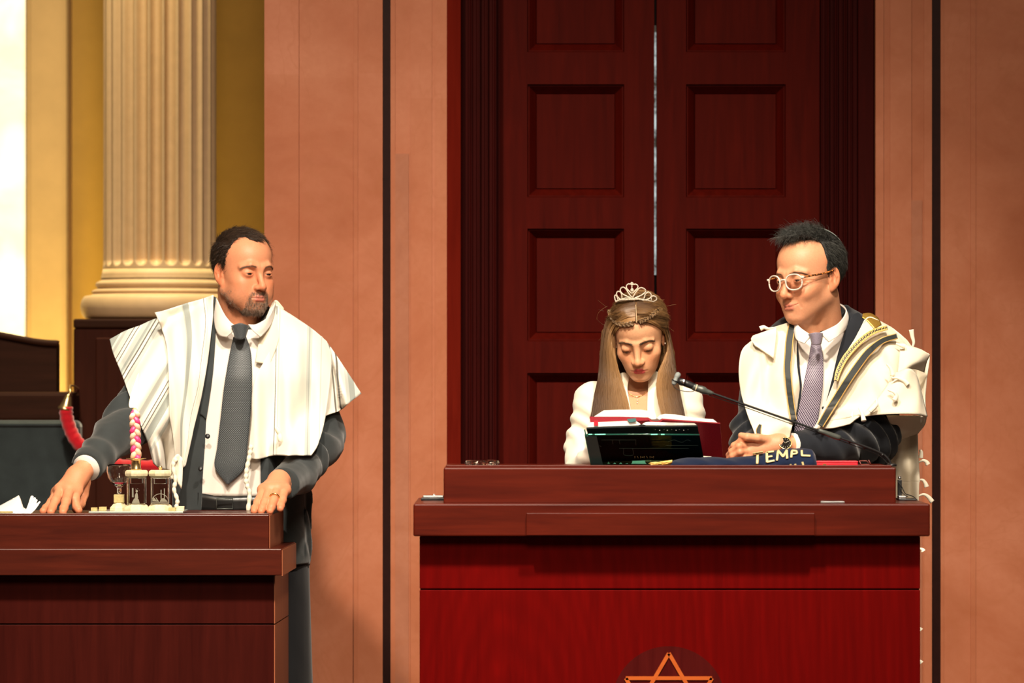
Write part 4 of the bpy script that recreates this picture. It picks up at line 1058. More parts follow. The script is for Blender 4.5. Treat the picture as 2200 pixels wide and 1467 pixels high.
# open white booklet at the left edge
bk = thing('booklet', 'crumpled open white booklet lying at the left edge of the left lectern', 'booklet', P(45, 1104, 13.5))
wp = lambda rows, nm='page', m='white', t=.0006, fo=None: cloth(nm, rows, M[m], bk, None, 13.5, nu=14, nv=14, thick=t, fold=fo)
wp([[(-30, 1100, 13.56), (5, 1083, 13.54), (40, 1064, 13.52)], [(-30, 1104, 13.50), (8, 1095, 13.49), (46, 1082, 13.48)], [(-30, 1106, 13.46), (12, 1106, 13.45), (51, 1105.5, 13.44)]])
wp([[(40, 1064, 13.525), (44, 1072, 13.53), (50, 1091, 13.53)], [(33, 1082, 13.50), (42, 1090, 13.50), (52, 1098, 13.50)], [(27, 1105, 13.46), (38, 1105, 13.46), (52, 1106, 13.46)]], t=.002)
wp([[(50, 1090, 13.53), (56, 1094, 13.53), (62, 1098, 13.53)], [(50, 1098, 13.49), (56, 1101, 13.49), (62, 1103, 13.49)], [(50, 1106, 13.45), (56, 1106, 13.45), (62, 1106, 13.45)]], t=.002)
for i, (tx, ty_) in enumerate(((71, 1065), (76, 1068.5), (79.5, 1072.5), (86, 1077))):
    wp([[(tx-5+i, ty_+1, 13.50-.006*i), (tx-2+i*.4, ty_-.5, 13.497-.006*i), (tx+1.2, ty_+1.2, 13.494-.006*i)], [(58+i*2, 1090+i, 13.49-.005*i), (63+i*2.4, 1089+i, 13.488-.005*i), (68+i*3, 1090+i, 13.486-.005*i)], [(50+i, 1105, 13.47-.005*i), (54+i*1.5, 1105.5, 13.468-.005*i), (58+i*2, 1106, 13.466-.005*i)]], t=.0012)
wb = tag(box('wooden_block', XW(-30, 13.43), XW(27, 13.43), 13.42, 13.44, ZL2+.0036, ZL2+.0085, M['stoneg'], None, .0008), 'small flat brown block at the far left edge below the white booklet', 'block')
# ================================================================ PEOPLE
M['skinp'] = mat('scalp skin', (.60, .38, .22), .6)
SK1 = (.67, .275, .145); SK2 = (.66, .31, .17); SK3 = (.72, .38, .21)
def person(label, loc):
    return thing('person', label, 'person', loc)
def floor_legs(cx, D, hip, sep, r=.075, tilt=0):
    out = []
    for s in (-1, 1):
        out.append(([(cx+s*sep, D, hip), (cx+s*sep*1.15, D-.01, .48), (cx+s*sep*1.2, D+.02, .06), (cx+s*sep*1.25, D-.12, .035)], [r, r*.72, r*.5, r*.38]))
    return out
def shoes(parent, cx, D, sep):
    for s in (-1, 1):
        x = cx+s*sep*1.25
        fn = lambda p: smin(cap(p, (x, D+.03, .035), (x, D-.16, .028), .038, .040), cap(p, (x, D+.03, .05), (x, D+.02, .09), .034, .04), .02)
        v, f = nets(lambda p: smax(fn(p), -(p[:, 2]-.002), .003), (x-.08, D-.24, -.01), (x+.08, D+.12, .16), .008, 3); mesh('shoe', v, f, M['leather'], parent)
def trousers(parent, cx, D, hip, sep, m, r=.095):
    def fn(p):
        d = None
        for s in (-1, 1):
            e = chain(p, [(cx+s*sep*.8, D, hip+.05), (cx+s*sep*1.15, D-.01, .48), (cx+s*sep*1.2, D+.01, .10)], [r*1.15, r*.92, r*.85], .02); d = e if d is None else smin(d, e, .02)
        return smax(d, -(p[:, 2]-.06), .004)
    v, f = nets(fn, (cx-.3, D-.25, .03), (cx+.3, D+.25, hip+.25), .014, 3)
    v[:, 1] += .004*fbm(v, 9, 4)
    mesh('trousers', v, f, m, parent)
def suit_mesh(name, fn, lo, hi, m, parent, seed, amp=.004, h=.006, freq=11, extra=None):
    def g(p):
        d = fn(p)
        d = d+amp*fbm(p, freq, seed, 3)*.6
        if extra is not None: d = d+extra(p)
        return d
    v, f = nets(g, lo, hi, h, 4); return mesh(name, v, f, m, parent)

# ---------------------------------------------------------------- 1. man at the left lectern
D1 = 14.05
p1 = person('bearded man in charcoal suit and striped white prayer shawl leaning on the left lectern', (XW(505, D1), D1, 0))
H1 = Head(523, 586, D1-.02, 33, 3, 1, .95, (520, 735, D1+.02), .058, open=.0023, ez=-.0008, fat=.0030, jaw=1.04, nose=1.12, brow=1.25, mouthw=1.0)
T1 = torso_fn([(650, 521, 44, .060, D1+.03), (676, 520, 86, .085, D1+.03), (704, 518, 118, .105, D1+.03), (740, 515, 148, .115, D1+.02), (810, 512, 160, .130, D1), (900, 512, 150, .140, D1), (1000, 516, 142, .150, D1), (1100, 520, 140, .145, D1), (1212, 524, 139, .135, D1)])
RW = PA([(290, 1000, 13.85)])[0]
armR = (PA([(378, 775, 14.05), (287, 897, 13.92), (186, 1003, 13.66)]), [.070, .066, .043])
armL = (PA([(645, 782, 14.07), (690, 935, 14.05), (640, 1018, 13.80), (607, 1040, 13.66)]), [.070, .064, .050, .045])
def wrinkle(axis_pts, n, amp, w=.5):
    a, b = np.array(axis_pts[0]), np.array(axis_pts[1]); d = (b-a); L = np.linalg.norm(d); d = d/L
    def g(p):
        s = ((p-a.astype(np.float32)) @ d.astype(np.float32))/L
        m = np.exp(-((s-.5)/w)**2*2)
        return amp*m*np.sin(s*n*6.28+2.5*np.sin(p[:, 0]*23+p[:, 2]*9)+1.5*np.sin(p[:, 1]*31))
    return g
w1_ = wrinkle((armR[0][0], armR[0][2]), 6, .0085); w2_ = wrinkle((PA([(690, 850, 14.05)])[0], PA([(640, 1020, 13.8)])[0]), 4.5, .011)
def suit1(p):
    d = T1(p)
    e = chain(p, *armR, .02); e2 = chain(p, *armL, .02)
    cutR = ((p-armR[0][2].astype(np.float32)) @ (lambda q: (q/np.linalg.norm(q)).astype(np.float32))(armR[0][2]-armR[0][1]))
    cutL = ((p-armL[0][3].astype(np.float32)) @ (lambda q: (q/np.linalg.norm(q)).astype(np.float32))(armL[0][3]-armL[0][2]))
    e = smax(e, cutR, .003); e2 = smax(e2, cutL, .003)
    d = smin(smin(d, e, .035), e2, .035)
    return smax(d, -ell(p, P(522, 662, D1-.055), (.072, .12, .052)), .01)
suit_mesh('suit_jacket', suit1, P(110, 1225, D1)-np.array([0, .65, 0]), P(790, 640, D1)+np.array([0, .3, 0]), M['suit1'], p1, 3, .004, .0052, 10,
          lambda p: w1_(p)*(p[:, 0] < XW(330, 13.9))+w2_(p)*(p[:, 0] > XW(655, 14)))
# hands
def fng(l): return [q for q in PA(l)]
f1 = [fng([(124, 1058, 13.62), (111, 1079, 13.585), (99, 1092, 13.555), (93, 1098, 13.53)]),
      fng([(131, 1052, 13.60), (119, 1076, 13.545), (112, 1092, 13.52), (109, 1100, 13.50)]),
      fng([(148, 1053, 13.59), (142, 1077, 13.53), (137, 1092, 13.505), (135, 1100.5, 13.49)]),
      fng([(163, 1055, 13.60), (161, 1073, 13.58), (164, 1088, 13.57), (169, 1096, 13.56)])]
f1b = fng([(126, 1064, 13.66), (106, 1083, 13.63), (97, 1094, 13.61), (93, 1098, 13.60)])
hR = hand_fn(PA([(188, 1000, 13.67), (166, 1024, 13.64)]), .029, f1, .021, .0128, thumb=fng([(180, 1036, 13.66), (178, 1062, 13.66), (172, 1082, 13.64), (163, 1093, 13.62)]))
hRf = lambda p: smin(hR(p), chain(p, f1b, [.011, .010, .0095, .008], .003), .004)
g1 = [fng([(567, 1053, 13.60), (554, 1079, 13.545), (548, 1092, 13.52), (546, 1098, 13.51)]),
      fng([(580, 1052, 13.59), (570, 1078, 13.53), (564, 1092, 13.505), (561, 1099, 13.495)]),
      fng([(596, 1051, 13.59), (588, 1075, 13.53), (583, 1090, 13.505), (580, 1098, 13.495)]),
      fng([(611, 1052, 13.60), (606, 1074, 13.55), (603, 1086, 13.53), (602, 1092.5, 13.52)])]
hL = hand_fn(PA([(618, 1034, 13.70), (600, 1034, 13.66)]), .029, g1, .021, .0118, thumb=fng([(584, 1042, 13.68), (566, 1062, 13.69), (555, 1080, 13.67), (550, 1090, 13.64)]))
def mk_body(H, T, arms, legs, base, hands, name, parent, lipc, beard=None, shrink=.035, hh=.0019):
    lo, hi = H.c-np.array([.16, .19, .24]), H.c+np.array([.16, .19, .19])
    v, f = nets(H.fn, lo, hi, hh, 5); parts = [(v, f, H.color(v, base, lipc, beard))]
    for fn, pts, fg in hands:
        lo, hi = bbox(pts, .055); v, f = nets(fn, lo, hi, .0019, 4); parts.append((v, f, handcol(base, fg)(v)))
    allp = np.vstack([np.array(a) for a, _ in arms+legs]); lo, hi = allp.min(0)-.16, allp.max(0)+.2; hi[2] = max(hi[2], H.neck[2])
    def fn(p):
        d = smax(T(p)+shrink, p[:, 2]-(H.neck[2]-.0), .01)
        d = smin(d, cap(p, H.neck, H.neck-np.array([0, 0, .12]), H.nr*.97, H.nr), .02)
        for a, r in arms+legs: d = smin(d, chain(p, a, r, .02), .03)
        return d
    v, f = nets(fn, lo, hi, .013, 3); parts.append((v, f, np.tile(np.array(base, float), (len(v), 1))))
    v, f, c = merge(parts); return mesh(name, v, f, M['skin'], parent, col=c), parts[0][0]
shr = lambda a, k=.62: (a[0], [r*k for r in a[1]])
c1x = XW(515, D1)
b1, hv1 = mk_body(H1, T1, [shr(armR), shr(armL)], floor_legs(c1x, D1+.02, .86, .10), SK1, [(hRf, sum([list(q) for q in f1], [])+list(PA([(190, 998, 13.67)])), f1), (hL, sum([list(q) for q in g1], [])+list(PA([(622, 1030, 13.70)])), g1)], 'body', p1, (.55, .16, .12), (.26, .125, .075, .8))
H1.eyes(p1, (.03, .018, .012), look=(.06, -.03))
trousers(p1, c1x, D1+.02, .86, .10, M['trouser']); shoes(p1, c1x, D1+.02, .10)
# shirt cuffs
tube('shirt_cuff', PA([(196, 994, 13.68), (184, 1007, 13.657)]), .0375, M['shirt'], p1, 28)
tube('shirt_cuff', PA([(622, 1036, 13.705), (610, 1037, 13.68)]), .038, M['shirt'], p1, 28)
# ring
RC = PA([(589.5, 1070, 13.54)])[0]; ax = PA([(596, 1051, 13.59)])[0]-PA([(588, 1075, 13.53)])[0]; ax /= np.linalg.norm(ax)
def ring_path(c, ax, r, n=30):
    u = np.cross(ax, [0, 0, 1.]); u /= np.linalg.norm(u); w = np.cross(ax, u)
    return np.array([c+r*(math.cos(t)*u+math.sin(t)*w) for t in np.linspace(0, 2*np.pi, n)])
tube('wedding_ring', ring_path(RC, ax, .0132), .0020, M['goldm'], p1)
# shirt front, collar, tie
FS1 = lambda p: suit1(p)
def fl_(p): return T1(p)
cloth('shirt_front', [[(462, 672), (500, 704), (530, 708), (566, 704), (590, 675)], [(448, 730), (500, 740), (575, 740)], [(440, 840), (500, 840), (570, 840)], [(434, 950), (490, 950), (560, 950)], [(430, 1064), (480, 1066), (560, 1066)]],
      M['shirt'], p1, fl_, D1, .004, 40, 60, lambda u, v, px, py: .0022*np.sin(px*.16+py*.02)+.003*np.exp(-((px-(512-(py-700)*.10))/5)**2), .003)
cloth('belt', [[(425, 1058), (480, 1066), (560, 1064)], [(425, 1100), (480, 1104), (560, 1102)]], M['leather'], p1, fl_, D1, .005, 20, 4, None, .004)
bc = P(483, 1082, D1-.17); 
tube('belt_buckle', np.array([bc+np.array([x, 0, z]) for x, z in ((-.022, -.014), (-.022, .014), (.022, .014), (.022, -.014), (-.022, -.014))]), .002, M['gunm'], p1)
nb = H1.neck+np.array([0, -.0, .045])
cloth('collar', [[(465, 640, 14.0), (482, 674, 13.95), (500, 696, 13.918), (518, 702, 13.915)], [(462, 660, 13.995), (471, 690, 13.945), (486, 706, 13.912), (502, 712, 13.905)], [(459, 680, 13.99), (463, 705, 13.95), (472, 721, 13.925), (487, 724, 13.91)]], M['shirt'], p1, None, 13.95, nu=20, nv=12, thick=.003)
cloth('collar', [[(592, 648, 14.0), (578, 678, 13.95), (552, 696, 13.918), (533, 697, 13.915)], [(590, 664, 13.99), (577, 692, 13.945), (558, 708, 13.912), (545, 712, 13.905)], [(588, 680, 13.98), (580, 700, 13.95), (568, 716, 13.925), (560, 724, 13.91)]], M['shirt'], p1, None, 13.95, nu=20, nv=12, thick=.003)
def tiemat(name, a, b, sc=26):
    m = mat(name, rough=.5, spec=.4, sheen=.2); n = N(m)
    tc = n.n('ShaderNodeTexCoord'); mp = n.n('ShaderNodeMapping'); mp.inputs['Scale'].default_value = (sc, sc, sc); n.l(tc.outputs['UV'], mp.inputs[0])
    return m, n, mp.outputs[0]
m, n, v_ = tiemat('charcoal tie weave', None, None, 1)
x, y, _ = n.sep(v_)
sx = n.math('SINE', n.math('MULTIPLY', x, 95)); sy = n.math('SINE', n.math('ADD', n.math('MULTIPLY', y, 520), n.math('MULTIPLY', n.math('GREATER_THAN', sx, 0.0), 3.14)))
t_ = n.math('GREATER_THAN', n.math('MULTIPLY', n.math('ABSOLUTE', sx), sy), .25)
n.color(n.mix(t_, (.010, .012, .016), (.14, .16, .17))); M['tie1'] = m
tieL = [(502, 724), (494, 760), (482, 830), (474, 900), (467, 960), (462, 1004), (488, 1040)]
tieR = [(528, 722), (539, 760), (541, 830), (537, 900), (531, 960), (525, 1006), (490, 1040)]
rows = [[a, ((a[0]+b[0])/2, (a[1]+b[1])/2), b] for a, b in zip(tieL, tieR)]
t1 = cloth('necktie', rows, M['tie1'], p1, fl_, D1, .016, 16, 70, lambda u, v, px, py: .005*(1-(2*u-1)**2)+.001, .004)
cloth('knot', [[(498, 699), (516, 694), (534, 699)], [(503, 712), (517, 710), (530, 711)], [(506, 726), (516, 729), (526, 724)]], M['tie1'], t1, None, 13.90, nu=14, nv=12, thick=.006, fold=lambda u, v, px, py: .014*np.sqrt(np.clip(1-(2*u-1)**2, 0, 1))*(1-.2*v))
# jacket front edge with lapel
cloth('lapel', [[(444, 642, 14.03), (456, 636, 14.03), (466, 640, 14.01)], [(440, 690), (452, 690), (464, 690)], [(436, 740), (450, 740), (462, 742)], [(434, 800), (446, 800), (457, 805)], [(432, 850), (440, 853), (448, 870)], [(430, 890), (436, 893), (443, 900)]], M['suit1'], p1, fl_, D1, .012, 12, 50, None, .004, smooth=4)
cloth('jacket_front', [[(395, 700), (425, 700), (448, 700)], [(380, 800), (420, 800), (444, 800)], [(372, 900), (410, 900), (443, 905)], [(368, 1000), (400, 1000), (437, 1000)], [(372, 1100), (405, 1100), (432, 1100)]], M['suit1'], p1, fl_, D1, .008, 20, 50, lambda u, v, px, py: .002*np.sin(py*.05+u*3), .004)
for q in ((446, 937, 13.875), (431, 1007, 13.87)):
    lathe('button', [(0, -.002), (.006, -.002), (.007, .0), (.006, .002), (0, .002)], (0, 0, 0), M['black'], p1, 16)
    ob = bpy.data.objects[-1] if False else C.objects[-1]
    for vv in ob.data.vertices: x_, y_, z_ = vv.co; vv.co = Vector(P(*q))+Vector((x_, -z_, y_))
# ---- prayer shawl
def stripes(name, base, stops, curv=None):
    m = mat(name, rough=.85, spec=.15, sheen=.25); n = N(m); tc = n.n('ShaderNodeTexCoord'); u, v, _ = n.sep(tc.outputs['UV'])
    r = n.ramp(u, stops, 'CONSTANT'); no = n.noise(n.coord(), 900, 2, .6)
    n.color(n.mix(n.math('MULTIPLY', no, .25), r, base)); n.bump(no, .3, .0006); return m
WH = (.78, .73, .64); GR = (.27, .31, .29); DK = (.045, .038, .03); GL = (.47, .50, .46)
_st = [(0, GR), (.06, WH), (.10, GL), (.155, WH), (.24, DK), (.255, WH), (.30, DK), (.315, WH), (.36, GL), (.45, GR), (.50, GL), (.53, DK), (.552, WH), (.60, DK), (.622, GL), (.70, WH)]
_s2 = [(.12, GL), (.24, WH), (.36, DK), (.385, WH), (.44, DK), (.465, WH), (.52, GR), (.70, WH), (.84, GL), (.92, WH)]
M['shawl1'] = stripes('striped white shawl', WH, [(p*.5, c) for p, c in _st]+[(.5+p*.5, c) for p, c in _s2])
M['shawl1b'] = stripes('striped white shawl front', WH, [(0, WH), (.44, GL), (.455, GR), (.54, WH), (.80, DK), (.812, WH), (.86, GL), (.872, WH)])
M['shawl1c'] = stripes('striped white shawl right', WH, [(0, WH), (.04, DK), (.055, WH), (.09, GL), (.12, WH), (.62, GL), (.66, GR), (.68, GL), (.72, WH), (.88, GL), (.9, WH)])
M['shawl1d'] = stripes('striped white shawl wing', WH, [(0, WH), (.16, DK), (.20, WH), (.30, DK), (.34, WH), (.48, GL), (.56, GR), (.70, WH), (.84, GL), (.9, WH)])
def suv(u, v, px, py):
    # distance along the normal of the diagonal stripes
    a = np.array((343., 685.)); b = np.array((268., 812.)); d = (b-a)/np.linalg.norm(b-a); n_ = np.array((-d[1], d[0]))
    s = ((px-a[0])*n_[0]+(py-a[1])*n_[1])        # negative to the right
    s = -s
    t = .58+s/150.0*1.0
    low = sstep(800, 940, py)*.34
    return 1.0-(1.0-t) if False else (1-(.42-s/170.0)-low*.0), py/100.
def suv(u, v, px, py):
    a = np.array((343., 685.)); d = np.array((-75., 127.)); d /= np.linalg.norm(d); nn = np.array((d[1], -d[0]))
    s = (px-a[0])*nn[0]+(py-a[1])*nn[1]          # grows to the lower right
    c = np.where(s > 52, np.maximum(.45, .5+.5*((s-52)/85.0)), .5*np.minimum(.60+s/105.0, .80))
    return c, py/100.
cloth('prayer_shawl', [[(236, 729, 14.06), (265, 713, 14.05), (300, 699, 14.05), (336, 684, 14.06), (380, 672, 14.06), (420, 665, 14.06)],
                       [(244, 760, 14.0), (268, 752, 13.98), (305, 745, 13.97), (345, 738), (385, 730), (425, 725)],
                       [(262, 805, 13.95), (290, 800, 13.93), (318, 798, 13.93), (350, 795), (385, 795), (420, 795)],
                       [(280, 855, 13.90), (300, 855, 13.88), (322, 855, 13.88), (348, 858), (380, 860), (412, 862)],
                       [(300, 905, 13.88), (315, 910, 13.87), (332, 912, 13.86), (350, 915), (372, 918), (400, 920)],
                       [(317, 950, 13.88), (330, 955, 13.87), (343, 958, 13.86), (356, 962), (372, 965), (392, 968)],
                       [(330, 995, 13.88), (340, 1004, 13.87), (350, 1008, 13.86), (360, 1010), (372, 1012), (386, 1012)]],
      M['shawl1'], p1, suit1, D1, .016, 60, 70, lambda u, v, px, py: .012*np.sin((px+.55*py)*.060)*sstep(0, .5, v)*sstep(0, .1, u)+.004*np.sin((px+.6*py)*.17), .003, suv, 8)
cloth('prayer_shawl_fold', [[(333, 672, 14.0), (362, 664, 14.0), (398, 652, 14.02), (430, 643, 14.02), (458, 634, 14.02)],
                            [(345, 700, 13.93), (370, 694), (405, 690), (436, 686), (457, 684)],
                            [(358, 745), (380, 742), (408, 742), (432, 742), (450, 742)],
                            [(363, 820), (380, 820), (402, 822), (422, 822), (438, 824)],
                            [(366, 900), (378, 900), (392, 900), (406, 902), (420, 904)],
                            [(374, 950), (382, 952), (391, 954), (400, 956), (408, 956)],
                            [(380, 1002), (385, 1004), (390, 1005), (394, 1004), (398, 1000)]],
      M['shawl1b'], p1, suit1, D1, .030, 40, 70, lambda u, v, px, py: .011*np.sin(px*.10+py*.012)*v+.010*np.sin(u*np.pi)*sstep(0, .2, v)+.003*np.sin(px*.21-py*.02), .004, lambda u, v, px, py: (u, v), 10)
cloth('prayer_shawl', [[(588, 655, 14.02), (598, 660, 14.02), (612, 668, 14.02), (640, 686), (672, 708), (702, 734)],
                       [(584, 740), (592, 738), (605, 735), (645, 740), (680, 748), (712, 768)],
                       [(546, 820), (575, 818), (608, 815), (645, 820), (680, 822), (708, 830)],
                       [(541, 900), (570, 898), (603, 896), (640, 900), (672, 902), (697, 905)],
                       [(536, 950), (563, 950), (598, 948), (634, 950), (664, 952), (684, 952)],
                       [(533, 984), (556, 986), (590, 978), (626, 978), (650, 978), (669, 978)]],
      M['shawl1c'], p1, suit1, D1, .020, 60, 70, lambda u, v, px, py: .017*np.sin(px*.085+py*.006)*sstep(.05, .6, v)+.007*np.sin(px*.19-py*.01)*v, .0035, lambda u, v, px, py: ((px-(588-(py-700)*.02))/115., v), 10)
cloth('prayer_shawl', [[(690, 722, 14.04), (712, 748, 14.04), (742, 792, 14.03), (776, 846, 14.03)], [(694, 790, 13.99), (712, 806, 13.96), (730, 832, 13.95), (757, 860, 13.96)], [(688, 850, 13.97), (702, 862, 13.95), (715, 870, 13.94), (738, 876, 13.95)], [(686, 893, 13.97), (695, 895, 13.95), (708, 890, 13.94), (726, 884, 13.95)]],
      M['shawl1d'], p1, suit1, D1, .014, 30, 36, lambda u, v, px, py: .006*np.sin(px*.13-py*.05), .003, lambda u, v, px, py: ((px-690-(py-722)*.10)/85., v), 6)
cloth('shawl_collar_fold', [[(584, 652, 14.0), (594, 645, 14.02), (610, 662, 14.02)], [(570, 688), (588, 688), (606, 690)], [(557, 730), (576, 732), (598, 734)], [(549, 778), (562, 780), (580, 782)]], M['shawlw'], p1, T1, D1, .018, 18, 40, lambda u, v, px, py: .004*np.sin(u*np.pi), .003, None, 10)
def knotcord(name, line, D, r, parent, twist=9, n=70):
    L = cr(PA([(a, b, D) for a, b in line]), n); s = np.linspace(0, 1, n)
    rr = r*(1+.45*np.abs(np.sin(s*np.pi*twist)))
    return tube(name, L, rr, M['fringe'], parent, 8)
knotcord('tassel', [(380, 985), (372, 1000), (377, 1030), (374, 1052), (381, 1075), (378, 1092)], 13.84, .0042, p1)
cloth('tassel_corner', [[(372, 985), (382, 975), (392, 985)], [(364, 1005), (380, 1005), (392, 1015)], [(366, 1030), (376, 1030), (390, 1050)]], M['fringe'], p1, None, 13.85, nu=10, nv=10, thick=.003, fold=lambda u, v, px, py: .006*np.sin(u*6))
knotcord('tassel', [(540, 955), (536, 980), (530, 1010), (529, 1035), (536, 1060), (533, 1098)], 13.84, .0046, p1, 11)
knotcord('tassel', [(594, 918), (600, 932), (602, 948)], 13.85, .005, p1, 2, 20)
# hair
def shell(H, name, parent, fn, lo, hi, h, base, seed):
    def g(p): return fn(H.loc(p))*H.hs
    L = H.wor(np.array([(x, y, z) for x in (lo[0], hi[0]) for y in (lo[1], hi[1]) for z in (lo[2], hi[2])])); v, f = nets(g, L.min(0), L.max(0), h, 4)
    c = np.array(base)*(1+.35*fbm(H.loc(v.astype(np.float32)), 90, seed))[:, None]
    mesh(name, v, f, M['hairbase'], parent, col=np.clip(c, .001, 1)); return v
def hair1(q):
    a = np.abs(q[:, 0]); z = q[:, 2]
    d = ell(q, (0, .020, .043), (.0785, .0985, .0865))
    d = smin(d, ell(q, (0, -.028, .048), (.064, .066, .060)), .03)
    hl = np.interp(z, [-.07, -.05, -.02, .02, .05, .075, .095, .12], [.045, .040, -.008, -.022, -.026, -.030, -.045, -.05])
    hl = hl-.038*np.exp(-(a/.020)**2)*sstep(.075, .10, z)+.012*np.exp(-((a-.045)/.018)**2)*sstep(.07, .10, z)
    hl = hl+.0025*np.sin(q[:, 0]*420)+.002*np.sin(z*500)
    d = smax(d, hl-q[:, 1], .006); d = np.maximum(d, -(z+.075)); 
    e = q-np.array([0, .012, -.006], np.float32)
    d = smax(d, -ell(np.stack([a, e[:, 1], e[:, 2]], -1), (.085, 0, 0), (.026, .022, .034)), .004)
    return d
hs1 = shell(H1, 'hair', p1, hair1, (-.1, -.12, -.1), (.1, .14, .15), .0026, (.018, .009, .005), 9)
hp = C.objects[-1]
def fl1(q, g): 
    f = np.tile((0, .55, -.75), (len(q), 1)).astype(float); top = q[:, 2] > .085
    f[top] = (.35, -.6, .2); f[:, 0] += g.normal(size=len(q))*.1; return f
H1.scatter('hair_strands', hp, lambda q, g: q[:, 2] > -.07, 11000, .014, fl1, .00040, ((.012, .006, .003), (.075, .042, .024)), 5, hs1, (.02, .30), .28)
H1.arcstrands('eyebrow', p1, [(.012, -.096, .0185), (.026, -.0945, .0225), (.042, -.086, .0195), (.050, -.078, .014)], .0017, 80, .008, .00030, ((.08, .04, .025), (.20, .12, .08)), 4, lambda t: (1, -.1, .35-.9*t))
def bflow(q, g): return np.tile((0, -.35, -1.0), (len(q), 1)).astype(float)
def bmask(q, g):
    a = np.abs(q[:, 0]); z = q[:, 2]; y = q[:, 1]
    lipz = (z > -.081) & (z < -.0615) & (a < .024) & (y < -.08)
    m = (z < -.078) & (z > -.118) & (a < .036) & (y < -.045)
    m |= (z < -.052) & (z > -.0615) & (a < .025) & (y < -.088)
    m |= (a > .020) & (a < .031) & (z < -.058) & (z > -.1) & (y < -.07)
    m |= (z < -.05) & (z > -.11) & (a > .03) & (y > -.06) & (y < .0) & (g.uniform(size=len(q)) < .10)
    return m & ~lipz
H1.scatter('beard', p1, bmask, 5200, .0070, bflow, .00028, ((.08, .04, .024), (.44, .32, .24)), 6, hv1, (.25, .7), .35, 4)

# ---------------------------------------------------------------- 2. girl
D2 = 13.25
p2 = person('girl with long brown hair, silver tiara and ivory blazer reading behind the lectern', (XW(1370, D2), D2, 0))
H2 = Head(1374, 722, D2-.06, -7, 26, -4, .86, (1370, 872, D2+.02), .038, open=.0012, ez=-.0075, jaw=.78, buc=.84, nose=.86, brow=.45, mouthw=1.02, female=True, chin=.85, neckback=.02)
T2 = torso_fn([(815, 1371, 46, .05, D2+.03), (832, 1371, 96, .07, D2+.03), (850, 1370, 116, .085, D2+.03), (900, 1370, 118, .105, D2), (960, 1370, 112, .10, D2), (1060, 1370, 104, .095, D2), (1200, 1370, 120, .12, D2), (1240, 1370, 122, .12, D2)])
a2R = (PA([(1276, 862, 13.27), (1254, 960, 13.24), (1246, 1020, 13.10), (1290, 1026, 12.90)]), [.052, .045, .042, .032])
a2L = (PA([(1466, 862, 13.27), (1490, 960, 13.24), (1496, 1020, 13.10), (1450, 1026, 12.92)]), [.052, .045, .042, .032])
ZT = ZW(1004, 12.45)
for a in (a2R[0], a2L[0]): a[3][2] = ZT+.034; a[2][2] = min(a[2][2], ZT+.02); a[2][1] = 13.02+.05
def suit2_(p): return smax(smin(smin(T2(p), chain(p, *a2R, .02), .025), chain(p, *a2L, .02), .025), -ell(p, P(1371, 838, D2-.05), (.034, .12, .060)), .008)
w3_ = wrinkle((PA([(1260, 850, 13.2)])[0], PA([(1240, 1000, 13.2)])[0]), 4, .004); w4_ = wrinkle((PA([(1490, 850, 13.2)])[0], PA([(1495, 1000, 13.2)])[0]), 4, .004)
suit_mesh('blazer', suit2_, P(1205, 1240, D2)-np.array([0, .45, 0]), P(1540, 805, D2)+np.array([0, .2, 0]), M['blazer'], p2, 8, .003, .005, 9, lambda p: w3_(p)*(p[:, 0] < XW(1280, 13.2))+w4_(p)*(p[:, 0] > XW(1470, 13.2)))
def hz(pts): return [np.array(q) for q in pts]
def resthand(wx, wy, sgn, px):
    b = np.array([wx, wy, ZT+.030]); fs = []
    for i in range(4):
        k = b+np.array([sgn*(-.022+.015*i)+sgn*.03, -.055+.004*abs(i-1.5), -.004])
        fs.append([k, k+np.array([sgn*.012, -.030, .001]), k+np.array([sgn*.016, -.048, -.010]), k+np.array([sgn*.018, -.058, -.017])])
    return b, fs
hands2 = []
for arm, sg in ((a2R, 1), (a2L, -1)):
    w = arm[0][3]; b, fs = resthand(w[0], w[1], sg, 0)
    fn = hand_fn([w+np.array([0, .03, 0]), b], .022, fs, .014, .0088, thumb=hz([b+np.array([sg*.03, -.01, -.004]), b+np.array([sg*.052, -.025, -.012]), b+np.array([sg*.062, -.042, -.018])]))
    hands2.append((fn, sum([list(q) for q in fs], [])+[w+np.array([0, .04, 0]), b+np.array([sg*.07, 0, 0])], fs))
b2, hv2 = mk_body(H2, T2, [shr(a2R), shr(a2L)], floor_legs(XW(1370, D2), D2+.02, .80, .085, .062), SK3, hands2, 'body', p2, (.46, .022, .045), None, .02)
trousers(p2, XW(1370, D2), D2+.02, .80, .085, M['blazer'], .078); shoes(p2, XW(1370, D2), D2+.02, .085)
H2.arcstrands('eyebrow', p2, [(.010, -.0965, .0175), (.024, -.0955, .0225), (.038, -.090, .0225), (.049, -.079, .0165)], .0019, 230, .0085, .00030, ((.09, .05, .028), (.20, .12, .07)), 4, lambda t: (1, -.1, .35-.9*t))
H2.arcstrands('eyelashes', p2, [(.0195, -.0925, -.0062), (.026, -.0945, -.0085), (.0335, -.0945, -.0092), (.0405, -.0915, -.0075), (.0445, -.086, -.0045)], .0004, 90, .0042, .00030, ((.006, .004, .003), (.02, .012, .01)), 8, lambda t: (.5*t-.1, -.7, -.75), .0012)
H2.eyes(p2, (.05, .03, .02), look=(0, -.5))
def tfn2(p): return smin(T2(p), H2.fn(p)+.004, .02)
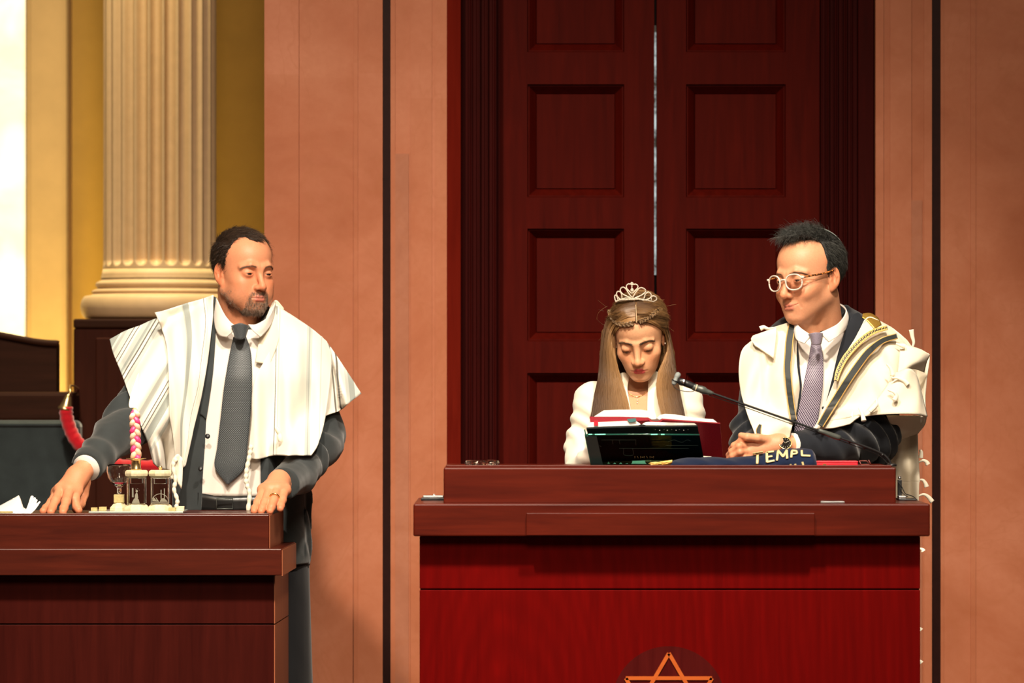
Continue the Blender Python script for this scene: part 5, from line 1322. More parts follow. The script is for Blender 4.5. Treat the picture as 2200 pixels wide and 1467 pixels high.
# skin visible in the neckline: upper chest patch
cloth('neckline', [[(1346, 838), (1370, 842), (1396, 838)], [(1342, 862), (1372, 864), (1402, 862)], [(1348, 886), (1373, 888), (1398, 886)], [(1358, 915), (1374, 917), (1392, 915)]], M['skin'], p2, T2, D2, .006, 24, 30, None, .002)
ob = C.objects[-1]; ca = ob.data.color_attributes.new('Col', 'FLOAT_COLOR', 'POINT'); ca.data.foreach_set('color', np.tile((SK3[0]*.85, SK3[1]*.75, SK3[2]*.72, 1), len(ob.data.vertices)).astype(np.float32)); ob['label'] = 'bare upper chest'
cloth('lapel', [[(1394, 800, 13.16), (1404, 796, 13.18), (1416, 800, 13.2)], [(1393, 830), (1406, 826), (1420, 830)], [(1391, 860), (1408, 858), (1424, 862)], [(1390, 900), (1410, 900), (1428, 902)], [(1386, 950), (1408, 950), (1426, 950)]], M['blazer'], p2, T2, D2, .016, 14, 40, lambda u, v, px, py: .006*np.sin(u*np.pi), .004)
cloth('lapel', [[(1352, 805, 13.18), (1340, 800, 13.19), (1328, 806, 13.2)], [(1348, 835), (1336, 832), (1322, 836)], [(1352, 862), (1334, 862), (1318, 864)], [(1358, 900), (1336, 900), (1318, 902)], [(1364, 950), (1340, 950), (1320, 950)]], M['blazer'], p2, T2, D2, .016, 14, 40, lambda u, v, px, py: .006*np.sin(u*np.pi), .004)
nk = cr(np.array([(1343, 832), (1352, 845), (1368, 852), (1385, 846), (1400, 832)], float), 40)
dk = hit(lambda p: np.minimum(T2(p)-.006, H2.fn(p)), nk[:, 0], nk[:, 1], D2, off=.003, fall=D2-.1)
nl = tube('necklace', PA(np.column_stack([nk, dk])), .0009, M['goldm'], p2, 6)
for q in ((1368, 853), (1369, 860), (1369, 866)):
    dq = float(hit(lambda p: np.minimum(T2(p)-.006, H2.fn(p)), np.array([q[0]]), np.array([q[1]]), D2, off=.003)[0])
    lathe('pendant', [(0, -.0022), (.0018, -.001), (.0018, .001), (0, .0022)], P(q[0], q[1], dq), M['silver'], nl, 10)
for q in (((.0745), .001, -.030), (-.0745, .001, -.030)):
    e_ = H2.wor(np.array(q)*np.array([1, 1, 1])); lathe('earring', [(0, -.003), (.0028, -.0015), (.0028, .0015), (0, .003)], e_+np.array([0, -.006, 0]), M['silver'], p2, 12)
# hair of the girl
def hair2(q):
    a = np.abs(q[:, 0]); z = q[:, 2]
    d = ell(q, (0, .022, .040), (.0800, .099, .0895))
    d = smin(d, ell(q, (0, -.026, .046), (.066, .066, .058)), .03)
    hl = np.interp(z, [-.12, -.06, -.02, .02, .045, .065, .08, .1, .13], [.035, .03, .004, -.020, -.044, -.060, -.068, -.085, -.13])
    hl = hl-.014*np.exp(-(a/.030)**2)*sstep(.055, .08, z)*(z < .095)
    d = smax(d, hl-q[:, 1], .006)
    part = np.exp(-(q[:, 0]/.0022)**2)*.0022; d = d+part*(q[:, 1] < .03)
    d = d+.0012*np.sin(a*520+q[:, 1]*60+z*90)
    # twisted braids from the temples towards the crown
    for i in range(9):
        t = i/8.0; c = (.022+.055*t, -.062+.055*t*t, .104-.036*t*t)
        b = q.copy(); b[:, 0] = a; d = smin(d, ell(b, c, (.0090, .0105, .0085)), .0018)
    d = smax(d, -ell(np.stack([a, q[:, 1]-.006, z+.010], -1), (.088, 0, 0), (.024, .020, .034)), .004)
    return d
hs2 = shell(H2, 'hair', p2, hair2, (-.1, -.13, -.13), (.1, .14, .15), .0022, (.15, .075, .03), 12)
hp2 = C.objects[-1]
def fl2(q, g):
    f = np.stack([np.sign(q[:, 0])*1.0, .45+0*q[:, 0], -.35-.0*q[:, 0]], -1); return f
HC = ((.060, .026, .009), (.33, .175, .065))
H2.scatter('hair_strands', hp2, lambda q, g: q[:, 2] > .02, 14000, .040, fl2, .00034, HC, 7, hs2, (.0, .02), .07, 8)
def bundle(name, outer, inner, n, parent, seed, spread=.018, r=.0006, Dsp=.0, bow=1.0, over=None):
    g = np.random.default_rng(seed); K = 22
    O = cr(np.array(outer, float), K); I = cr(np.array(inner, float), K)
    t = g.uniform(0, 1, n)[:, None, None]; s = np.linspace(0, 1, K)[None, :, None]
    pth = O[None]*(1-t)+I[None]*t
    dep = spread*np.sqrt(np.clip(1-(2*t[..., 0]-1)**2, 0, 1))*g.uniform(-.2, 1, n)[:, None]
    pth[..., 2] -= dep*bow
    w = np.cumsum(g.normal(size=(n, K))*.45, 1)*s[..., 0]; pth[..., 0] += w*.9
    pth[..., 0] += 1.6*np.sin(s[..., 0]*5+g.uniform(0, 6, n)[:, None])*s[..., 0]
    if over is not None:
        ms = []; hd = hit(over, pth[..., 0], pth[..., 1], D2-.06, .5, .0015, miss=ms)
        lift = g.uniform(0, .006, n)[:, None]; up_ = pth[..., 1] < 765
        pth[..., 2] = np.where(~ms[0], np.where(up_, hd-lift, np.minimum(pth[..., 2], hd-lift)), pth[..., 2])
        for _ in range(3): pth[:, 1:-1, 2] = (pth[:, :-2, 2]+pth[:, 2:, 2]+2*pth[:, 1:-1, 2])/4
    x = (pth[..., 0]-1100)/F*pth[..., 2]; z = ZC+(HZ-pth[..., 1])/F*pth[..., 2]
    return strands(name, np.stack([x, pth[..., 2], z], -1), r, r*.6, M['hair'], parent, HC, seed)
oL = [(1364, 648, 13.15), (1332, 656, 13.17), (1308, 680, 13.17), (1297, 710, 13.16), (1291, 760, 13.15), (1287, 810, 13.14), (1279, 850, 13.10), (1271, 900, 13.07)]
iL = [(1365, 690, 13.12), (1345, 694, 13.12), (1326, 708, 13.13), (1318, 730, 13.13), (1321, 765, 13.13), (1330, 805, 13.13), (1342, 845, 13.11), (1353, 892, 13.08)]
oR = [(1369, 648, 13.15), (1402, 654, 13.17), (1424, 674, 13.17), (1436, 710, 13.17), (1445, 760, 13.16), (1453, 810, 13.14), (1460, 850, 13.10), (1470, 905, 13.07)]
iR = [(1369, 690, 13.12), (1392, 692, 13.12), (1412, 702, 13.13), (1430, 718, 13.18), (1434, 755, 13.19), (1416, 800, 13.16), (1414, 850, 13.11), (1428, 902, 13.08)]
def h2w(p):
    sh = p.shape[:-1]; return (np.minimum(hair2(H2.loc(p.reshape(-1, 3))), H2.face(H2.loc(p.reshape(-1, 3))))*H2.hs).reshape(sh)
bundle('long_hair_strands', oL, iL, 3600, hp2, 31, over=h2w); bundle('long_hair_strands', oR, iR, 3000, hp2, 32, over=h2w)
def lmass(p):
    d = None
    for O, I in ((oL, iL), (oR, iR)):
        o = PA(O[-5:])+np.array([0, .012, 0]); i = PA(I[-5:])+np.array([0, .012, 0])
        for t in (.2, .5, .8):
            c = o*(1-t)+i*t; w = np.linalg.norm(o-i, axis=1)*.20+.002
            e = chain(p, [q for q in c], list(w), .004); d = e if d is None else smin(d, e, .008)
    return d
v, f = nets(lmass, P(1255, 915, 13.1)-np.array([0, .12, 0]), P(1485, 640, 13.2)+np.array([0, .12, 0]), .004, 4)
mesh('long_hair', v, f, M['hairbase'], hp2, col=np.tile((.11, .052, .02), (len(v), 1)))
# back curtain of hair
bundle('back_hair', [(1312, 680, 13.28), (1298, 760, 13.30), (1296, 830, 13.26)], [(1424, 680, 13.28), (1444, 760, 13.30), (1446, 830, 13.26)], 1200, hp2, 33, .03, .0007)
# parting and the two side braids
pl = cr(np.array([(1366, 655), (1367, 675), (1368, 694)], float), 24); pd = hit(h2w, pl[:, 0], pl[:, 1], D2-.06, .5, .0005)
pt_ = tube('parting', PA(np.column_stack([pl, pd-.0026])), .0010, M['skinp'], hp2, 6)
for line in ([(1373, 692), (1386, 686), (1399, 678), (1411, 670), (1421, 663)], [(1361, 694), (1346, 697), (1331, 696), (1319, 687), (1311, 674), (1309, 662)]):
    ln = cr(np.array(line, float), 60); dd_ = hit(h2w, ln[:, 0], ln[:, 1], D2-.06, .5, .0005, fall=D2-.06)
    for _ in range(6): dd_[1:-1] = (dd_[:-2]+dd_[2:])/2
    c_ = PA(np.column_stack([ln, dd_-.0065])); tt = np.linspace(0, 1, 60); T_ = np.gradient(c_, axis=0); T_ /= np.linalg.norm(T_, axis=1)[:, None]
    U_ = np.cross(T_, [0, -1.0, 0]); U_ /= np.linalg.norm(U_, axis=1)[:, None]; W_ = np.cross(T_, U_); hr = []
    for k_ in range(3):
        a_ = tt*2*math.pi*3.2+k_*2*math.pi/3; core = c_+U_*(.0042*np.sin(a_))[:, None]+W_*(.0022*np.sin(2*a_))[:, None]
        g = np.random.default_rng(60+k_)
        for _ in range(70):
            b_ = g.uniform(0, 6.28); r_ = .0030*math.sqrt(g.uniform(.2, 1)); hr.append((core+U_*r_*math.cos(b_)+W_*r_*math.sin(b_))[::3])
    strands('braid', np.array(hr), .0006, .0005, M['hair'], hp2, ((.09, .045, .018), (.36, .22, .10)), 77)
# loose flyaway hairs
g = np.random.default_rng(5); fly = []
for _ in range(70):
    sx = g.choice([-1, 1]); a0 = g.uniform(.1, 2.6); x0, y0 = 1368+sx*g.uniform(30, 72), 655+g.uniform(0, 190)
    dx, dy = sx*g.uniform(4, 22), g.uniform(-14, 34); cv = g.normal()*7
    fly.append(PA([(x0+dx*t+cv*math.sin(t*3), y0+dy*t+cv*math.sin(t*2.2)*.6, 13.19) for t in np.linspace(0, 1, 8)]))
strands('flyaway_hair', np.array(fly), .00032, .0002, M['hair'], hp2, HC, 9)
# tiara
ti = thing('tiara', "silver rhinestone tiara of looped hearts set on the girl's brown hair", 'tiara', P(1367, 652, 13.13))
def T3(px, py): 
    x = (px-1362)/50.; return P(px, py, 13.125+.035*x*x)
def loop(pts, n=50): return np.array([T3(*q) for q in cr(np.array(pts, float), n)])
sc_ = lambda X, Y: (1300+X/15.714, 590+Y/15.714)
L_ = [[(905, 640), (760, 500), (715, 400), (770, 320), (860, 320), (905, 350)], [(905, 640), (1050, 500), (1110, 410), (1060, 330), (960, 325), (905, 350)],
      [(890, 750), (790, 620), (690, 470), (600, 420), (520, 480), (530, 580), (640, 680), (860, 780)], [(940, 750), (1040, 590), (1140, 470), (1230, 440), (1340, 490), (1360, 580), (1230, 690), (1000, 790)],
      [(570, 800), (560, 680), (520, 590), (450, 560), (390, 610), (400, 700), (450, 780), (530, 840)], [(1320, 780), (1360, 660), (1440, 590), (1520, 620), (1560, 710), (1500, 800), (1340, 860)],
      [(440, 860), (400, 740), (350, 690), (320, 740), (340, 850), (370, 900)], [(1560, 850), (1570, 740), (1650, 720), (1730, 770), (1720, 860), (1640, 890)],
      [(370, 900), (500, 850), (700, 790), (900, 810), (1100, 800), (1300, 850), (1500, 890), (1700, 940)], [(520, 850), (720, 845), (920, 835), (1120, 830), (1320, 860)], [(905, 350), (905, 480)]]
paths = [loop([sc_(*q) for q in l]) for l in L_]
tubes('frame', paths, .0015, M['silver'], ti, 6)
bl = []
for p_ in paths:
    ln = np.concatenate([[0], np.cumsum(np.linalg.norm(np.diff(p_, axis=0), axis=1))])
    for s_0 in np.arange(0, ln[-1], .0042):
        c = np.array([np.interp(s_0, ln, p_[:, i]) for i in range(3)]); bl.append(lathe_data([(0, -.0021), (.0018, -.0011), (.0018, .0011), (0, .0021)], c+np.array([0, -.0016, 0]), 6))
v, f = join(bl); mesh('rhinestones', v, f, M['silver'], ti, smooth=False)
for q, rr in (((905, 300), .0045), ((912, 515), .0050), ((940, 820), .004), ((1280, 850), .004)):
    c = T3(*sc_(*q)); v, f = lathe_data([(0, -rr), (rr*.85, -rr*.5), (rr*.85, rr*.5), (0, rr)], c, 10); mesh('gem', v, f, M['silver'], ti, smooth=False)
# hair comb band carrying the tiara over the head
tube('band', [P(1323, 650, 13.17), P(1330, 647, 13.14), P(1367, 642, 13.125), P(1404, 648, 13.14), P(1411, 652, 13.17)], .0016, M['silver'], ti, 6)

# ---------------------------------------------------------------- 3. man at the right
D3 = 13.20
p3 = person('man in clear framed glasses and cream prayer shawl with arms folded behind the lectern', (XW(1760, D3), D3, 0))
H3 = Head(1740, 598, D3-.06, -43, 5, -3, .96, (1768, 735, D3+.01), .056, open=.0019, ez=-.0008, smile=.0075, jaw=.90, buc=.86, nose=1.22, brow=.9, mouthw=1.12)
T3_ = torso_fn([(655, 1772, 42, .060, D3+.04), (680, 1772, 90, .085, D3+.04), (710, 1768, 122, .105, D3+.03), (750, 1764, 150, .115, D3+.02), (820, 1762, 158, .125, D3), (900, 1758, 156, .130, D3), (1000, 1755, 148, .130, D3), (1100, 1758, 142, .130, D3), (1240, 1760, 142, .130, D3)])
a3R = (PA([(1652, 800, 13.20), (1618, 940, 13.12), (1650, 958, 12.99), (1730, 962, 12.97)]), [.060, .053, .043, .042])
a3L = (PA([(1886, 790, 13.20), (1878, 936, 13.12), (1790, 957, 12.96), (1702, 957, 12.90)]), [.068, .060, .050, .036])
def suit3(p):
    d = T3_(p); e = chain(p, *a3R, .03); e2 = chain(p, *a3L, .03)
    c = a3L[0][3]; n_ = c-a3L[0][2]; n_ /= np.linalg.norm(n_)
    e2 = smax(e2, (p-c.astype(np.float32)) @ n_.astype(np.float32), .003)
    d = smin(smin(d, e, .03), e2, .025)
    d = smax(d, -ell(p, P(1770, 668, D3-.055), (.070, .12, .050)), .01)
    return smax(d, np.where(p[..., 1] < 12.97, ZT+.001-p[..., 2], -1), .004)
w5_ = wrinkle((PA([(1850, 860, 13.1)])[0], PA([(1760, 960, 13.0)])[0]), 4.5, .010, .8); w6_ = wrinkle((PA([(1610, 860, 13.15)])[0], PA([(1610, 980, 13.1)])[0]), 3, .008)
suit_mesh('suit_jacket', suit3, P(1545, 1250, D3)-np.array([0, .45, 0]), P(1985, 640, D3)+np.array([0, .25, 0]), M['suit2'], p3, 13, .003, .0052, 10, lambda p: w5_(p)*(p[:, 0] > XW(1720, 13.1))*(p[:, 2] < ZW(870, 13.1))+w6_(p)*(p[:, 0] < XW(1650, 13.1)))
h1 = [fng([(1616, 947, 12.885), (1593, 946, 12.865), (1577, 957, 12.875), (1570, 965, 12.90)]),
      fng([(1612, 958, 12.875), (1588, 959, 12.850), (1572, 970, 12.865), (1565, 977, 12.89)]),
      fng([(1614, 970, 12.872), (1590, 971, 12.848), (1574, 980, 12.860), (1566, 985, 12.885)]),
      fng([(1622, 981, 12.875), (1600, 983, 12.855), (1582, 988, 12.860), (1572, 990, 12.88)])]
h3f = hand_fn(PA([(1704, 956, 12.90), (1672, 955, 12.885)]), .026, h1, .0175, .0088, thumb=fng([(1655, 946, 12.875), (1628, 941, 12.855), (1606, 939, 12.85), (1592, 935, 12.86)]))
# the other hand tucked under the sleeve
b3, hv3 = mk_body(H3, T3_, [shr(a3R), shr(a3L)], floor_legs(XW(1760, D3), D3+.03, .84, .095), SK2, [(h3f, sum([list(q) for q in h1], [])+list(PA([(1706, 955, 12.9)])), h1)], 'body', p3, (.45, .13, .09), (.42, .20, .13, .35))
H3.eyes(p3, (.05, .03, .02), look=(-.1, -.15))
trousers(p3, XW(1760, D3), D3+.03, .84, .095, M['trouser']); shoes(p3, XW(1760, D3), D3+.03, .095)
fl3_ = lambda p: T3_(p)
cloth('shirt_front', [[(1705, 715), (1740, 722), (1800, 712), (1840, 700)], [(1710, 760), (1755, 765), (1812, 740)], [(1712, 830), (1750, 830), (1795, 810)], [(1705, 900), (1735, 900), (1772, 890)], [(1700, 950), (1725, 950), (1755, 945)]], M['shirt'], p3, fl3_, D3, .004, 36, 50, lambda u, v, px, py: .002*np.sin(px*.15+py*.03), .003)
cloth('collar', [[(1712, 680, 13.11), (1716, 700, 13.08), (1745, 722, 13.045)], [(1708, 695, 13.10), (1712, 715, 13.07), (1735, 730, 13.040)], [(1706, 712, 13.09), (1712, 730, 13.06), (1728, 738, 13.038)]], M['shirt'], p3, None, D3, nu=20, nv=12, thick=.003)
cloth('collar', [[(1803, 652, 13.20), (1818, 668, 13.15), (1800, 695, 13.08), (1760, 716, 13.045)], [(1815, 660, 13.20), (1822, 685, 13.14), (1802, 710, 13.07), (1768, 722, 13.040)], [(1822, 680, 13.19), (1818, 705, 13.12), (1800, 722, 13.06), (1781, 735, 13.040)]], M['shirt'], p3, None, D3, nu=20, nv=14, thick=.003)
m, n, v_ = tiemat('purple houndstooth tie', None, None, 1)
x, y, _ = n.sep(v_)
hx = n.math('FRACT', n.math('MULTIPLY', n.math('ADD', x, n.math('MULTIPLY', y, 5.0)), 9.0)); hy = n.math('FRACT', n.math('MULTIPLY', n.math('SUBTRACT', n.math('MULTIPLY', y, 5.0), x), 9.0))
t_ = n.math('GREATER_THAN', n.math('ADD', n.math('ABSOLUTE', n.math('SUBTRACT', hx, .5)), n.math('MULTIPLY', n.math('ABSOLUTE', n.math('SUBTRACT', hy, .45)), 1.3)), .55)
n.color(n.mix(t_, (.025, .018, .035), (.36, .30, .38))); M['tie3'] = m
tl = [(1744, 736), (1737, 775), (1726, 830), (1716, 880), (1704, 935), (1700, 960)]; tr_ = [(1762, 737), (1768, 775), (1767, 830), (1760, 880), (1752, 935), (1748, 955)]
t3 = cloth('necktie', [[a, ((a[0]+b[0])/2, (a[1]+b[1])/2), b] for a, b in zip(tl, tr_)], M['tie3'], p3, fl3_, D3, .014, 16, 60, lambda u, v, px, py: .005*(1-(2*u-1)**2), .004)
cloth('knot', [[(1738, 717), (1752, 714), (1766, 715)], [(1743, 727), (1753, 726), (1765, 727)], [(1746, 739), (1754, 741), (1762, 739)]], M['tie3'], t3, None, 13.035, nu=14, nv=12, thick=.006, fold=lambda u, v, px, py: .013*np.sqrt(np.clip(1-(2*u-1)**2, 0, 1)))
cloth('lapel', [[(1832, 676, 13.13), (1845, 672, 13.15), (1856, 690, 13.14), (1862, 712, 13.12)], [(1815, 712), (1830, 712), (1848, 722), (1858, 732)], [(1800, 760), (1815, 762), (1828, 764), (1840, 768)], [(1786, 820), (1798, 822), (1808, 824), (1818, 826)], [(1770, 880), (1780, 882), (1790, 884), (1800, 886)], [(1752, 938), (1762, 938), (1772, 938), (1782, 938)]], M['suit2'], p3, fl3_, D3, .012, 16, 50, None, .004)
cloth('lapel', [[(1711, 692, 13.12), (1706, 690, 13.13), (1700, 700, 13.13)], [(1714, 740), (1706, 740), (1698, 745)], [(1719, 800), (1708, 800), (1698, 805)], [(1722, 840), (1712, 850), (1698, 860)], [(1708, 935), (1702, 935), (1690, 935)]], M['suit2'], p3, fl3_, D3, .011, 10, 40, None, .004)
tube('shirt_cuff', PA([(1712, 957, 12.905), (1699, 957, 12.895)]), .032, M['shirt'], p3, 24)
# watch
wt = thing('wrist_watch', "gold wrist watch with a dark dial on the right man's wrist", 'watch', P(1687, 958, 12.88))
ax = PA([(1704, 956, 12.90)])[0]-PA([(1672, 955, 12.885)])[0]; ax /= np.linalg.norm(ax)
tube('bracelet', ring_path(P(1687, 956, 12.892), ax, .0275, 40), .0034, M['goldm'], wt, 8)
v, f = lathe_data([(0, -.002), (.0150, -.002), (.0170, .001), (.0165, .004), (.0145, .005), (.0145, .0035), (0, .0035)], (0, 0, 0), 32)
Rw = np.array(Matrix.Rotation(math.radians(68), 3, 'X') @ Matrix.Rotation(math.radians(0), 3, 'Y'))
mesh('case', v @ Rw.T+P(1687, 953, 12.862), f, M['goldm'], wt)
v, f = lathe_data([(0, .0036), (.0142, .0036), (.0142, .0042), (0, .0042)], (0, 0, 0), 32); dl = mesh('dial', v @ Rw.T+P(1687, 953, 12.862), f, M['dkback'], wt, smooth=False)
mk = []
for i in range(12):
    a = i*math.pi/6; c = np.array([.0112*math.cos(a), .0112*math.sin(a), .0045]); d = np.array([math.cos(a), math.sin(a), 0])*.0022
    mk.append(tube_data(np.array([c-d, c, c+d]), .0004, 4))
mk.append(tube_data(np.array([(0, 0, .0046), (.004, .003, .0046), (.008, .005, .0046)]), .0005, 4)); mk.append(tube_data(np.array([(0, 0, .0046), (-.003, .003, .0046), (-.005, .005, .0046)]), .0005, 4))
v, f = join(mk); mesh('hour_marks', v @ Rw.T+P(1687, 953, 12.862), f, M['silver'], wt)
# hair
def hair3(q):
    a = np.abs(q[:, 0]); z = q[:, 2]
    d = ell(q, (0, .020, .045), (.0795, .1000, .0890))
    d = smin(d, ell(q, (0, -.026, .052), (.062, .068, .062)), .03)
    d = smin(d, ell(q, (.004, -.038, .112), (.040, .040, .018)), .02)
    hl = np.interp(z, [-.08, -.055, -.02, .02, .05, .075, .095, .12], [.05, .030, -.012, -.014, -.010, -.014, -.030, -.075])
    hl = hl+.020*np.exp(-((a-.050)/.018)**2)*sstep(.06, .095, z)-.016*np.exp(-(a/.022)**2)*sstep(.09, .11, z)
    hl = hl+.002*np.sin(q[:, 0]*420+z*200)
    d = smax(d, hl-q[:, 1], .006); d = np.maximum(d, -(z+.08)); e = q[:, 1]-.012
    d = smax(d, -ell(np.stack([a, e, z+.006], -1), (.085, 0, 0), (.026, .021, .033)), .004)
    return d+.0015*np.sin(q[:, 0]*210+q[:, 1]*130)*np.sin(q[:, 1]*170)
hs3 = shell(H3, 'hair', p3, hair3, (-.1, -.12, -.1), (.1, .14, .16), .0026, (.012, .012, .011), 19); hp3 = C.objects[-1]
def fl3(q, g):
    f = np.tile((0, .45, -.8), (len(q), 1)).astype(float); top = q[:, 2] > .095
    n = top.sum(); f[top] = np.stack([g.normal(size=n)*.6-.2, -.9+g.normal(size=n)*.4, .5+g.normal(size=n)*.3], 1); return f
H3.scatter('hair_strands', hp3, lambda q, g: (q[:, 2] > -.08) & (q[:, 2] < .10), 10000, .013, fl3, .00038, ((.006, .006, .005), (.09, .09, .08)), 15, hs3, (.02, .16), .2)
H3.scatter('hair_tuft', hp3, lambda q, g: (q[:, 2] > .100) & (q[:, 1] < .03), 3000, .024, fl3, .00038, ((.006, .006, .005), (.09, .09, .08)), 16, hs3, (.25, .8), .35, 7)
H3.arcstrands('eyebrow', p3, [(.012, -.0975, .0165), (.026, -.0955, .0205), (.042, -.086, .0180), (.050, -.078, .013)], .0016, 70, .008, .00028, ((.05, .03, .02), (.16, .11, .08)), 14, lambda t: (1, -.1, .35-.9*t))
# thin skullcap edge on the back of the head
def kfn(q): return np.maximum(np.abs(ell(q, (0, .021, .045), (.0812, .1015, .0905)))-.0012, .075-((q[:, 1]-.02)*.62+(q[:, 2]-.045)*.78))
kp = thing('skullcap', "thin dark skullcap on the back of the right man's head", 'cap', H3.wor((0, .07, .12)))
v, f = nets(lambda p: kfn(H3.loc(p))*H3.hs, H3.wor((0, .03, .08))-.13, H3.wor((0, .03, .08))+.13, .002, 4)
M['cap'] = fabric('grey green skullcap suede', (.09, .11, .095), .8, .4); mesh('cap', v, f, M['cap'], kp)
# glasses
gl = thing('eyeglasses', "clear framed eyeglasses with tortoiseshell temples on the right man's face", 'glasses', H3.wor((0, -.11, 0)))
M['clearfr'] = mat('clear cream acetate', (.88, .76, .66), .12, trans=.25, spec=.8); M['tort'] = mat('tortoiseshell', rough=.2); n = N(M['tort'])
n.color(n.ramp(n.noise(n.coord(), 170, 2, .5), [(.45, (.03, .008, .004)), (.55, (.45, .16, .04))]))
GY = -.1075
for sx in (-1, 1):
    pts = []
    for t in np.linspace(0, 2*math.pi, 49):
        x = sx*(.0335+.0235*math.copysign(abs(math.cos(t))**.85, math.cos(t))); z = -.004+.0205*math.copysign(abs(math.sin(t))**.85, math.sin(t)); pts.append((x, GY+.012*((abs(x)-.0335)/.03)*.6, z))
    pts = np.array(pts); tube('rim', H3.wor(pts), .0021, M['clearfr'], gl, 8)
    n_ = 40; lens = np.vstack([pts[:-1], pts[:-1].mean(0)[None]]); fs = [(i, (i+1) % 48, 48) for i in range(48)]
    M.setdefault('lens', mat('spectacle lens', (.95, .93, .92), .0, trans=1, ior=1.02)); mesh('lens', H3.wor(lens), fs, M['lens'], gl)
    tube('temple', H3.wor(cr(np.array([(sx*.0575, GY+.008, .006), (sx*.066, GY+.020, .008), (sx*.073, -.04, .010), (sx*.0765, -.005, .014), (sx*.0765, .010, .016)]), 24)), .0024, M['tort'], gl, 8)
    tube('hinge', H3.wor(np.array([(sx*.056, GY+.004, .006), (sx*.063, GY+.008, .007)])), .0034, M['clearfr'], gl, 8)
tube('bridge', H3.wor(cr(np.array([(-.0115, GY-.002, -.001), (-.005, GY-.004, .004), (.005, GY-.004, .004), (.0115, GY-.002, -.001)]), 14)), .0024, M['clearfr'], gl, 8)
# shawl
SF = M['shawlw']
cloth('prayer_shawl', [[(1648, 716, 13.16), (1662, 704, 13.17), (1682, 697, 13.17), (1700, 691, 13.16), (1713, 686, 13.14)],
                       [(1600, 744, 13.14), (1625, 734), (1655, 728), (1688, 724), (1712, 722)],
                       [(1588, 785, 13.12), (1612, 780), (1650, 778), (1685, 776), (1712, 776)],
                       [(1592, 840, 13.10), (1615, 838), (1650, 836), (1686, 838), (1718, 842)],
                       [(1604, 885, 13.08), (1622, 886), (1652, 888), (1682, 890), (1710, 888)],
                       [(1618, 922, 13.02), (1632, 926), (1654, 930), (1678, 928), (1700, 922)],
                       [(1627, 944, 12.97), (1640, 947, 12.95), (1656, 948, 12.94), (1676, 946, 12.95), (1696, 940, 12.96)]],
      SF, p3, suit3, D3, .016, 50, 70, lambda u, v, px, py: .013*np.sin(px*.075+.6)*sstep(.15, .6, v)+.006*np.sin(px*.12+py*.05)*np.exp(-((py-800)/90)**2)+.012*np.exp(-((px-1640-(py-700)*.02)/7)**2)*sstep(.15, .3, v)*(1-v), .0035, None, 12)
cloth('shawl_shoulder_fold', [[(1618, 722, 13.12), (1640, 714, 13.14), (1668, 704, 13.14)], [(1614, 730, 13.10), (1638, 730), (1668, 722)], [(1622, 742, 13.09), (1642, 756), (1662, 770)]], SF, p3, suit3, D3, .030, 24, 20, lambda u, v, px, py: .004*np.sin(v*6), .004, None, 4)
def bandm(nm, c1, edge):
    m = mat(nm, rough=.6, sheen=.3); n = N(m); tc = n.n('ShaderNodeTexCoord'); u, v, _ = n.sep(tc.outputs['UV'])
    n.color(n.ramp(u, [(0, edge), (.12, c1), (.88, edge)], 'CONSTANT')); return m
M['band'] = bandm('black satin band with gold edges', (.010, .014, .013), (.55, .33, .08))
def s3off(p): return suit3(p)
strip('satin_band', [(1704, 691), (1697, 725), (1694, 760), (1692, 790), (1695, 830), (1700, 870), (1705, 902)], [16, 17, 17, 16, 15, 15, 14], M['band'], p3, suit3, D3, .0345, 70, .002, 8)
strip('satin_band', [(1632, 940), (1630, 925), (1634, 912)], [8, 12, 6], M['band'], p3, suit3, D3, .040, 12, .002, 6)
cloth('prayer_shawl', [[(1856, 690, 13.19), (1868, 680, 13.20), (1890, 690, 13.20), (1922, 708, 13.20), (1948, 730, 13.20)],
                       [(1836, 728, 13.10), (1858, 722), (1892, 722), (1935, 738), (1975, 762, 13.20)],
                       [(1812, 768), (1840, 766), (1885, 765), (1940, 772), (1997, 763, 13.17)],
                       [(1792, 820), (1825, 820), (1880, 820), (1940, 826), (1990, 820, 13.16)],
                       [(1772, 870), (1808, 868), (1868, 864), (1935, 864), (1988, 862, 13.14)],
                       [(1758, 905, 13.05), (1798, 902), (1860, 890), (1930, 886), (1991, 893, 13.13)]],
      SF, p3, suit3, D3, .018, 70, 60, lambda u, v, px, py: .024*np.sin(u*10+v*3.2)*sstep(.35, .7, u)*sstep(.1, .4, v)+.006*np.sin(px*.11-py*.06)*sstep(.3, .6, u), .0035, None, 12)
cloth('prayer_shawl', [[(1758, 903, 13.05), (1790, 900, 13.02), (1815, 897, 13.0), (1850, 893, 13.0)], [(1752, 914, 13.03), (1788, 910, 13.0), (1812, 906, 12.98), (1838, 901, 12.98)], [(1746, 921, 13.02), (1785, 920, 12.98), (1806, 916, 12.96), (1826, 911, 12.96)]], SF, p3, suit3, D3, .016, 24, 12, None, .0035, None, 4)
# big fold over the forearm
cloth('shawl_drape_fold', [[(1935, 735, 13.14), (1958, 744, 13.12), (1980, 752, 13.12), (1998, 762, 13.13)], [(1930, 790, 13.06), (1950, 780, 13.06), (1975, 775, 13.09), (1990, 778, 13.14)], [(1925, 830, 13.05), (1945, 800, 13.055), (1962, 792, 13.09), (1985, 800, 13.15)]], SF, p3, None, D3, nu=20, nv=18, thick=.0035)
cloth('shawl_drape_fold', [[(1925, 800, 13.06), (1952, 792, 13.04), (1965, 800, 13.05), (1972, 815, 13.09)], [(1890, 850, 13.03), (1935, 845, 13.01), (1970, 850, 13.03), (1982, 855, 13.08)], [(1850, 895, 13.0), (1900, 890, 12.985), (1960, 889, 12.99), (1992, 895, 13.04)]], SF, p3, None, D3, nu=26, nv=20, thick=.0035, fold=lambda u, v, px, py: .006*np.sin(u*8+v*2))
